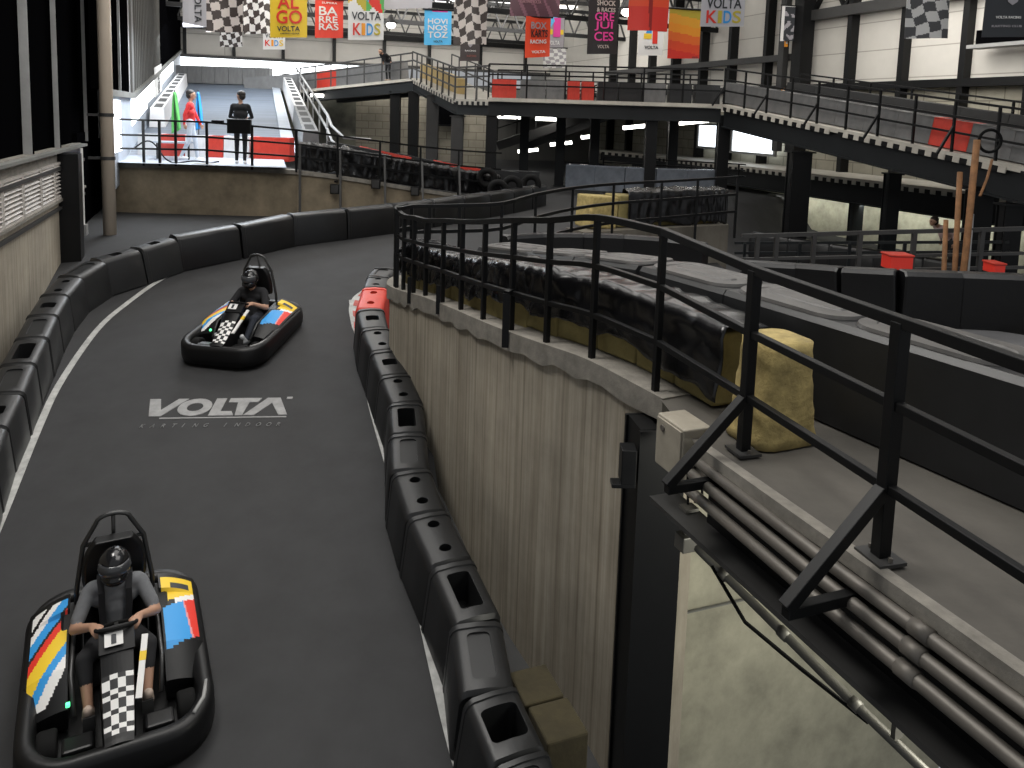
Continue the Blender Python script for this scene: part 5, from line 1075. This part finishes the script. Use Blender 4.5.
# race flags on poles beside the walking person
for i, (x0, x1, y0, y1, m, lab) in enumerate(((169, 178, 92, 134, GRN, 'furled green flag on a pole on the platform'), (193.5, 201, 92, 131, BLU, 'furled blue flag on a pole on the platform'))):
    d = 20.0 + .3 * i; a, bq = Pd(x0, y1, d), Pd(x1, y0, d); r = empty('race_flag', Vector((bq.x, d, Z0 - 1.35)), lab, 'flag'); cx = (a.x + bq.x) / 2
    b = MB(); b.tube([Vector((cx, d + .08, Z0 - 1.35)), Vector((cx, d + .08, bq.z + .05))], .015, STEEL_G, 6); b.build('pole', r)
    b = MB(); W = bq.x - a.x; H = bq.z - a.z
    def fl_(u, v): w_ = W * (.16 + .84 * (1 - v) ** .7); return Vector((cx - w_ * .35 + w_ * u, d + .06 - .05 * math.sin(u * 9 + v * 3) * (1 - .6 * v), a.z + H * v + .12 * H * u * (1 - v)))
    b.grid(fl_, 14, 14, m); o = b.build('cloth', r, smooth=True); md = o.modifiers.new('s', 'SOLIDIFY'); md.thickness = .008
b = MB(); q = Pd(173, 152, 19.6); b.box(q + UP * .25, (.9, .5, .04), PLATF); 
for sx in (-.4, .4): b.bar(q + Vector((sx, 0, .24)), Vector((q.x + sx, q.y, Z0 - 1.35)), .04, .04, STEEL_G)
tag(b.build('table'), 'small pale table on the platform in front of the red flag', 'table')
b = MB(); pts = []
for k in range(40): t = k / 39; pts.append(Vector((-9.2 + 2.0 * t, 18.7 + .25 * math.sin(t * 9), Z0 - 1.33 + .45 * math.exp(-30 * (t - .12) ** 2) + .02 * math.sin(t * 20))))
b.tube(pts, .018, RUBBER, 6); tag(b.build('cable', smooth=True), 'dark cable trailing over the platform floor by the pipe', 'cable')
# ================================================================== KARTS
def kart(loc, yaw, label, helmet_led=True):
    r = empty('go_kart', loc, label, 'kart'); W, L = 1.34, 1.86
    def rr2(w, l, rad, y0=0, n=7): return [Vector((p.x, p.y + y0, 0)) for p in rrect(w, l, rad, 0, n)]
    # surround bumper, moulded with a flat top lip
    out, inn_ = rr2(W, L, .36), rr2(W - .26, L - .26, .25); b = MB(); rings = []
    for p, q in zip(out, inn_):
        f = .035 if p.y > .5 else 0
        rings.append([p + UP * .05, p * 1.012 + UP * .14, p + UP * (.25 + f), p.lerp(q, .25) + UP * (.30 + f), p.lerp(q, .8) + UP * (.29 + f), q + UP * (.24 + f), q + UP * .06])
    b.loft(rings, KART_BLACK, loop=True); b.build('bumper', r, local=True, smooth=True)
    b = MB(); b.loft([[p * s + UP * z for p in rr2(W - .22, L - .2, .28)] for s, z in ((1, .045), (1, .065))], KART_BLACK); b.build('floor_tray', r, local=True)
    # wheels
    for x, y, rad, w in ((-.47, .56, .13, .13), (.47, .56, .13, .13), (-.47, -.60, .145, .19), (.47, -.60, .145, .19)):
        b = MB(); prof = [(-w / 2, rad * .55), (-w / 2, rad * .92), (-w / 2 + .02, rad), (w / 2 - .02, rad), (w / 2, rad * .92), (w / 2, rad * .55)]
        b.loft([[V3(x + px_, y + rr_ * math.cos(a), rad + .02 + rr_ * math.sin(a)) for px_, rr_ in prof] for a in [2 * math.pi * k / 24 for k in range(24)]], RUBBER, loop=True, closed=True); wh = b.build('wheel', r, local=True, smooth=True)
        b = MB(); b.tube([V3(x - w * .38, y, rad + .02), V3(x + w * .38, y, rad + .02)], rad * .58, KART_METAL, 16); b.build('rim', wh, local=True)
    # side pods with stripe decals
    for s in (-1, 1):
        def pod(u, v, s=s):
            y = -.66 + 1.04 * v; wx = .34 + .30 * u; z = .40 - .10 * u ** 2 + .03 * math.sin(v * 3.1) - (.12 * max(0, v - .75) / .25) + (.05 if v < .2 else 0) * (1 - u)
            return V3(s * wx, y, z)
        def dec(u, v, s=s):
            if u < .06 or u > .93 or v < .06 or v > .95: return KART_BLACK
            if s > 0:
                k = (1 - v) * 1.1 + .5 * u - .18
                if k > .96: return WHT if (int(k * 14) % 3) else KART_BLACK
                return BLU if k > .80 else BLK if k > .75 else RED if k > .63 else YEL if k > .40 else BLU if k > .27 else WHT if k > .12 else KART_BLACK
            k = v + .12 * u
            if k < .34: return YEL if not (.12 < v < .2 and .3 < u < .8) else CHAR
            if k < .40: return WHT if u > .4 else KART_BLACK
            if k < .82: return RED if u > .66 + .35 * (v - .4) and v < .75 else (BLU if u < .62 + .3 * (v - .4) else pc('pink_stripe', .7, .3, .3))
            return KART_BLACK
        b = MB(); b.grid(pod, 36, 56, KART_BLACK, dec)
        n0 = len(b.v)
        edge = [pod(0, v / 20) for v in range(21)] + [pod(u / 8, 1) for u in range(1, 9)] + [pod(1, 1 - v / 20) for v in range(1, 21)] + [pod(1 - u / 8, 0) for u in range(1, 8)]
        b.loft([edge, [Vector((p.x, p.y, .10)) for p in edge]], KART_BLACK, cap=False); b.build('side_pod', r, local=True)
        b = MB(); b.tube([V3(s * .30, -.66, .22), V3(s * .30, -.55, .42), V3(s * .32, .2, .40), V3(s * .30, .42, .24)], .018, KART_METAL, 8); b.build('side_tube', r, local=True, smooth=True)
    # nose fairing with the checker strip, dash
    def nose(u, v): w = .095 + .02 * v; return V3(-w + 2 * w * u, .86 - .62 * v, .33 + .30 * v ** 1.2 + .015 * math.sin(3.14 * u))
    chk = lambda u, v: (WHT if (int(u * 4) + int(v * 14)) % 2 else BLK) if .10 < v < .70 else KART_BLACK
    b = MB(); b.grid(nose, 8, 20, BLK, chk); e = [nose(0, v / 10) for v in range(11)] + [nose(1, 1 - v / 10) for v in range(11)]; b.loft([e, [Vector((p.x * 1.1, p.y, .07)) for p in e]], KART_BLACK, cap=False); b.build('nose_fairing', r, local=True)
    b = MB(); b.box(V3(0, .20, .64), (.25, .20, .06), KART_BLACK, z=V3(0, .5, 1)); b.box(V3(.02, .235, .683), (.13, .10, .004), WHT, z=V3(0, .5, 1)); b.box(V3(.02, .238, .688), (.035, .07, .004), CHAR, z=V3(0, .5, 1)); b.build('dash_panel', r, local=True, bevel=.012)
    b = MB(); b.bar(V3(-.135, .60, .42), V3(-.20, .20, .62), .045, .02, WHT); b.bar(V3(-.172, .37, .535), V3(-.182, .31, .565), .047, .022, YEL); b.build('column_strip', r, local=True)
    wc = V3(0, .07, .655); ax = V3(0, -.55, .83).normalized(); ex = V3(1, 0, 0); ey = ax.cross(ex); b = MB(); b.tube([wc + (ex * math.cos(a) + ey * math.sin(a)) * .145 for a in [2 * math.pi * k / 28 for k in range(28)]], .015, RUBBER, 8, loop=True)
    for a in (.5, 2.64, 4.71): b.bar(wc, wc + (ex * math.cos(a) + ey * math.sin(a)) * .14, .03, .012, KART_METAL, up=ax)
    b.tube([wc, wc - ax * .3], .018, KART_METAL, 8); b.build('steering_wheel', r, local=True, smooth=False)
    # front floor boxes, seat, roll hoop with padding
    for s in (-1, 1):
        b = MB(); b.loft([[V3(s * .27 + x, y, z) for x, y, z in ((-.11, .55, .07), (.11, .55, .07), (.11, .78, .07), (-.11, .78, .07))], [V3(s * .27 + x, y, z) for x, y, z in ((-.10, .60, .26), (.10, .60, .26), (.10, .77, .30), (-.10, .77, .30))]], KART_BLACK); b.build('pedal_box', r, local=True, bevel=.02)
        b = MB(); b.box(V3(s * .2, .53, .22), (.08, .02, .14), KART_METAL, z=V3(0, -.3, 1)); b.build('pedal', r, local=True)
    b = MB(); R = []
    for k in range(12):
        t = k / 11; z = .08 + .05 * t if t < .3 else .10 + (t - .3) * .78; y = .02 - 1.25 * t if t < .3 else -.36 - .26 * (t - .3); w = .24 if t < .5 else .24 + .0 * t
        R.append([V3(w * x, y + .13 * (abs(x) ** 2.4), z + .10 * (abs(x) ** 3) * (1 if t < .4 else 0)) for x in [-1 + 2 * j / 10 for j in range(11)]])
    b.loft(R, KART_BLACK, cap=False, closed=False); o = b.build('seat', r, local=True, smooth=True); md = o.modifiers.new('s', 'SOLIDIFY'); md.thickness = .03
    b = MB(); hp_ = [V3(-.30, -.50, .10), V3(-.29, -.56, .55), V3(-.23, -.60, .95), V3(-.13, -.62, 1.13)] + [V3(.13 * -math.cos(a), -.62, 1.13 + .07 * math.sin(a)) for a in [math.pi * k / 8 for k in range(1, 8)]] + [V3(.13, -.62, 1.13), V3(.23, -.60, .95), V3(.29, -.56, .55), V3(.30, -.50, .10)]
    b.tube(hp_, .020, KART_METAL, 8); b.tube([V3(-.23, -.60, .95), V3(.23, -.60, .95)], .018, KART_METAL, 8); b.tube([V3(0, -.62, 1.18), V3(0, -.86, .3)], .016, KART_METAL, 8); b.build('roll_hoop', r, local=True, smooth=True)
    b = MB(); b.loft([[V3(x * w, -.545 - .0 * k, .58 + .44 * k / 8) + V3(0, yy, 0) for x, yy in ((-1, 0), (-.9, .05), (.9, .05), (1, 0), (.9, -.05), (-.9, -.05))] for k, w in enumerate((.24, .25, .25, .25, .245, .235, .22, .19, .15))], KART_BLACK); b.build('headrest', r, local=True, smooth=False, bevel=.01)
    for s in (-1, 1): b = MB(); b.box(V3(s * .33, -.42, .30), (.16, .34, .26), KART_BLACK); b.build('battery_box', r, local=True, bevel=.03)
    b = MB(); b.box(V3(.335, .40, .345), (.03, .03, .03), LEDG); b.build('status_light', r, local=True, bevel=.006)
    b = MB(); b.tube([V3(-.50, .80, .34), V3(-.58, .68, .33), V3(-.62, .52, .32)], .016, FIN, 6); b.build('bumper_streak', r, local=True, smooth=True)  # pale streak laid along one front corner of the bumper
    r.rotation_mode = 'QUATERNION'
    return r
def driver(loc, label, top, legs, shoe, skin, bare_shin, belts=True):
    r = empty('person', loc, label, 'person', None); c = []
    c += [(V3(-.08, -.30, .24), V3(.08, -.30, .24), .115, .115, legs), (V3(0, -.34, .34), V3(0, -.37, .5), .125, .135, top), (V3(-.10, -.38, .60), V3(.10, -.38, .60), .105, .105, top), (V3(-.165, -.37, .685), V3(.165, -.37, .685), .066, .066, top), (V3(0, -.37, .7), V3(0, -.36, .80), .06, .055, skin)]
    c += [(V3(0, -.345, .885), V3(0, -.345, .90), .085, .088, skin)]
    for s in (-1, 1):
        sh, el, wr = V3(s * .195, -.36, .67), V3(s * .30, -.17, .50), V3(s * .165, .0, .635)
        c += [(sh, sh.lerp(el, .75), .060, .056, top), (sh.lerp(el, .6), el, .046, .043, skin), (el, wr, .044, .031, skin)]
        c += hand(None, wr, V3(-s * .25, .9, .25), s, V3(s * .5, .1, 1), skin, .75, 1.0)
        hp_, kn, an = V3(s * .10, -.26, .26), V3(s * .23, .10, .43), V3(s * .205, .36, .21)
        c += [(hp_, kn, .092, .066, legs)] + ([(kn, kn.lerp(an, .45), .064, .052, legs), (kn.lerp(an, .35), an, .048, .038, skin)] if bare_shin else [(kn, an, .064, .044, legs)])
        c += [(an + V3(0, -.03, -.05), an + V3(0, .10, .01), .046, .044, shoe), (an + V3(0, .07, .0), an + V3(0, .11, .10), .046, .038, shoe)]
    o = body('body', c, (0, 0, 0), .0125); o.parent = r
    # helmet with visor and chin bar
    b = MB(); hc = V3(0, -.345, .905); b.ell(hc, (.128, .15, .14), HELM, None, 20, 14); b.ell(hc + V3(0, .045, -.065), (.105, .125, .075), HELM, None, 18, 10); h = b.build('helmet', r, local=True, smooth=True)
    b = MB(); b.grid(lambda u, v: hc + V3(.134 * math.sin((u - .5) * 2.3) * math.cos((v - .42) * .9), .006 + .153 * math.cos((u - .5) * 2.3) * math.cos((v - .42) * .9), -.02 + .10 * v), 14, 6, VISOR); vz = b.build('visor', h, local=True, smooth=True); md = vz.modifiers.new('s', 'SOLIDIFY'); md.thickness = .004
    if belts:
        for s in (-1, 1):
            b = MB(); pts = [V3(s * .11, -.47, .74), V3(s * .11, -.38, .765), V3(s * .10, -.275, .70), V3(s * .10, -.255, .58), V3(s * .09, -.215, .42)]; R = []
            for p in pts: R.append([p + V3(-.024, 0, 0), p + V3(.024, 0, 0), p + V3(.024, .012, .004), p + V3(-.024, .012, .004)])
            b.loft(R, C_BLK); b.build('harness_strap', r, local=True)
    r.rotation_mode = 'QUATERNION'; return r
def seat_on_ramp(o, c, head):
    head = Vector((head[0], head[1], 0)).normalized(); p2 = c + head * .5; s = (Z0 - hg(p2.y)) - (Z0 - hg(c.y)); Y = Vector((head.x * .5, head.y * .5, s)).normalized(); X = Y.cross(UP).normalized(); Zz = X.cross(Y)
    o.location = Gz(c, .012); o.rotation_quaternion = Matrix((X, Y, Zz)).transposed().to_quaternion()
k1, k2 = KART1, KART2 = Pg(118, 686), Pg(246, 341)
h1 = Vector((.47, -.88, 0)); h2 = Vector((-.14, -.98, 0))
for c, h, lab, dl in ((k1, h1, 'black rental kart with striped side pods, larger one near the viewer', ('person driving the nearer kart in grey shirt, black helmet and beige shoes', C_GREY, C_BLK, SHOE, SKIN, True, True)), (k2, h2, 'black rental kart with striped side pods, smaller one farther up the track', ('person driving the farther kart in black shirt, black helmet and grey shoes', C_BLK, C_DEN, SHOE_G, SKIN, False, False))):
    a = kart(c, 0, lab); seat_on_ramp(a, c, h); d = driver(c, *dl); seat_on_ramp(d, c, h); a.scale = d.scale = (.93, .93, .93)
# ================================================================== LIGHT AND CAMERA
wd = bpy.data.worlds.new('World'); bpy.context.scene.world = wd; wd.use_nodes = True; bg = wd.node_tree.nodes['Background']; bg.inputs[0].default_value = (.93, .96, 1, 1); bg.inputs[1].default_value = .36
def area(loc, tgt, sx, sy, e, col=(1, .97, .92)):
    l = bpy.data.lights.new('lamp', 'AREA'); l.shape = 'RECTANGLE'; l.size = sx; l.size_y = sy; l.energy = e; l.color = col; o = bpy.data.objects.new('added_area_light', l); C.objects.link(o); o.location = loc; o.rotation_mode = 'QUATERNION'; o.rotation_quaternion = (Vector(tgt) - Vector(loc)).to_track_quat('-Z', 'Y'); return o  # area light without a lamp body, added to light the hall
area((-2.5, 9, 11.2), (-2.5, 9.5, 0), 5, 8, 420); area((3, 5, 11), (2.5, 6, 0), 6, 5, 420)
area((-5.5, 5.5, 10.5), (.2, 7.2, 2.5), 3, 5, 950)  # added fill aimed at the concrete wall beside the track
area((-5, 20, 11.5), (-5, 21, 0), 8, 6, 700); area((5, 20, 11.5), (5, 21, 0), 8, 6, 420)
area((-10, 32, 11.4), (-11, 36, 4), 6, 8, 900); area((0, 36, 11.4), (-4, 46, 8.5), 12, 5, 1700); area((11, 22, 11.4), (16, 26, 6), 5, 9, 620)  # middle one is an added fill to brighten the white back wall
area((-7.6, 20.8, 6.9), (-8.0, 20.6, 3.6), 4, 3, 420, (.86, .93, 1)); area((-12, 33, 8.4), (-12, 34, 4), 6, 9, 420, (.86, .93, 1))  # bluish fill added over the platform and the ramp
area((2.6, 3.4, 2.6), (2.0, 6.3, .6), 1.0, 1.0, 52, (1, .98, .86)); lm_ = D0.lerp(D1, .62) + Vv * .45; lm_.z = Z0 - 2.42; area(lm_, lm_ + Vv * 1 - UP * .5, 9, .15, 60, (.97, 1, .93))  # unseen lights added below both decks to brighten the pale walls
cam = bpy.data.cameras.new('Camera'); co = bpy.data.objects.new('Camera', cam); C.objects.link(co)
cam.sensor_width = 36; cam.sensor_fit = 'HORIZONTAL'; cam.lens = 36 * F / 1024; cam.shift_x = 0; cam.shift_y = -(384 - PY) / 1024; cam.clip_end = 200; cam.clip_start = .05
ex_ = Vector((_r[0], _f[0], -_D[0])); ey_ = -Vector((_r[1], _f[1], -_D[1])); ez_ = -Vector((_r[2], _f[2], -_D[2]))
M = Matrix((ex_, ey_, ez_)).transposed().to_4x4(); M.translation = Vector((0, 0, Z0)); co.matrix_world = M
sc = bpy.context.scene; sc.camera = co
sc.view_settings.view_transform = 'Standard'; sc.view_settings.look = 'None'; sc.view_settings.exposure = 0; sc.view_settings.gamma = 1; sc.view_settings.use_curve_mapping = False
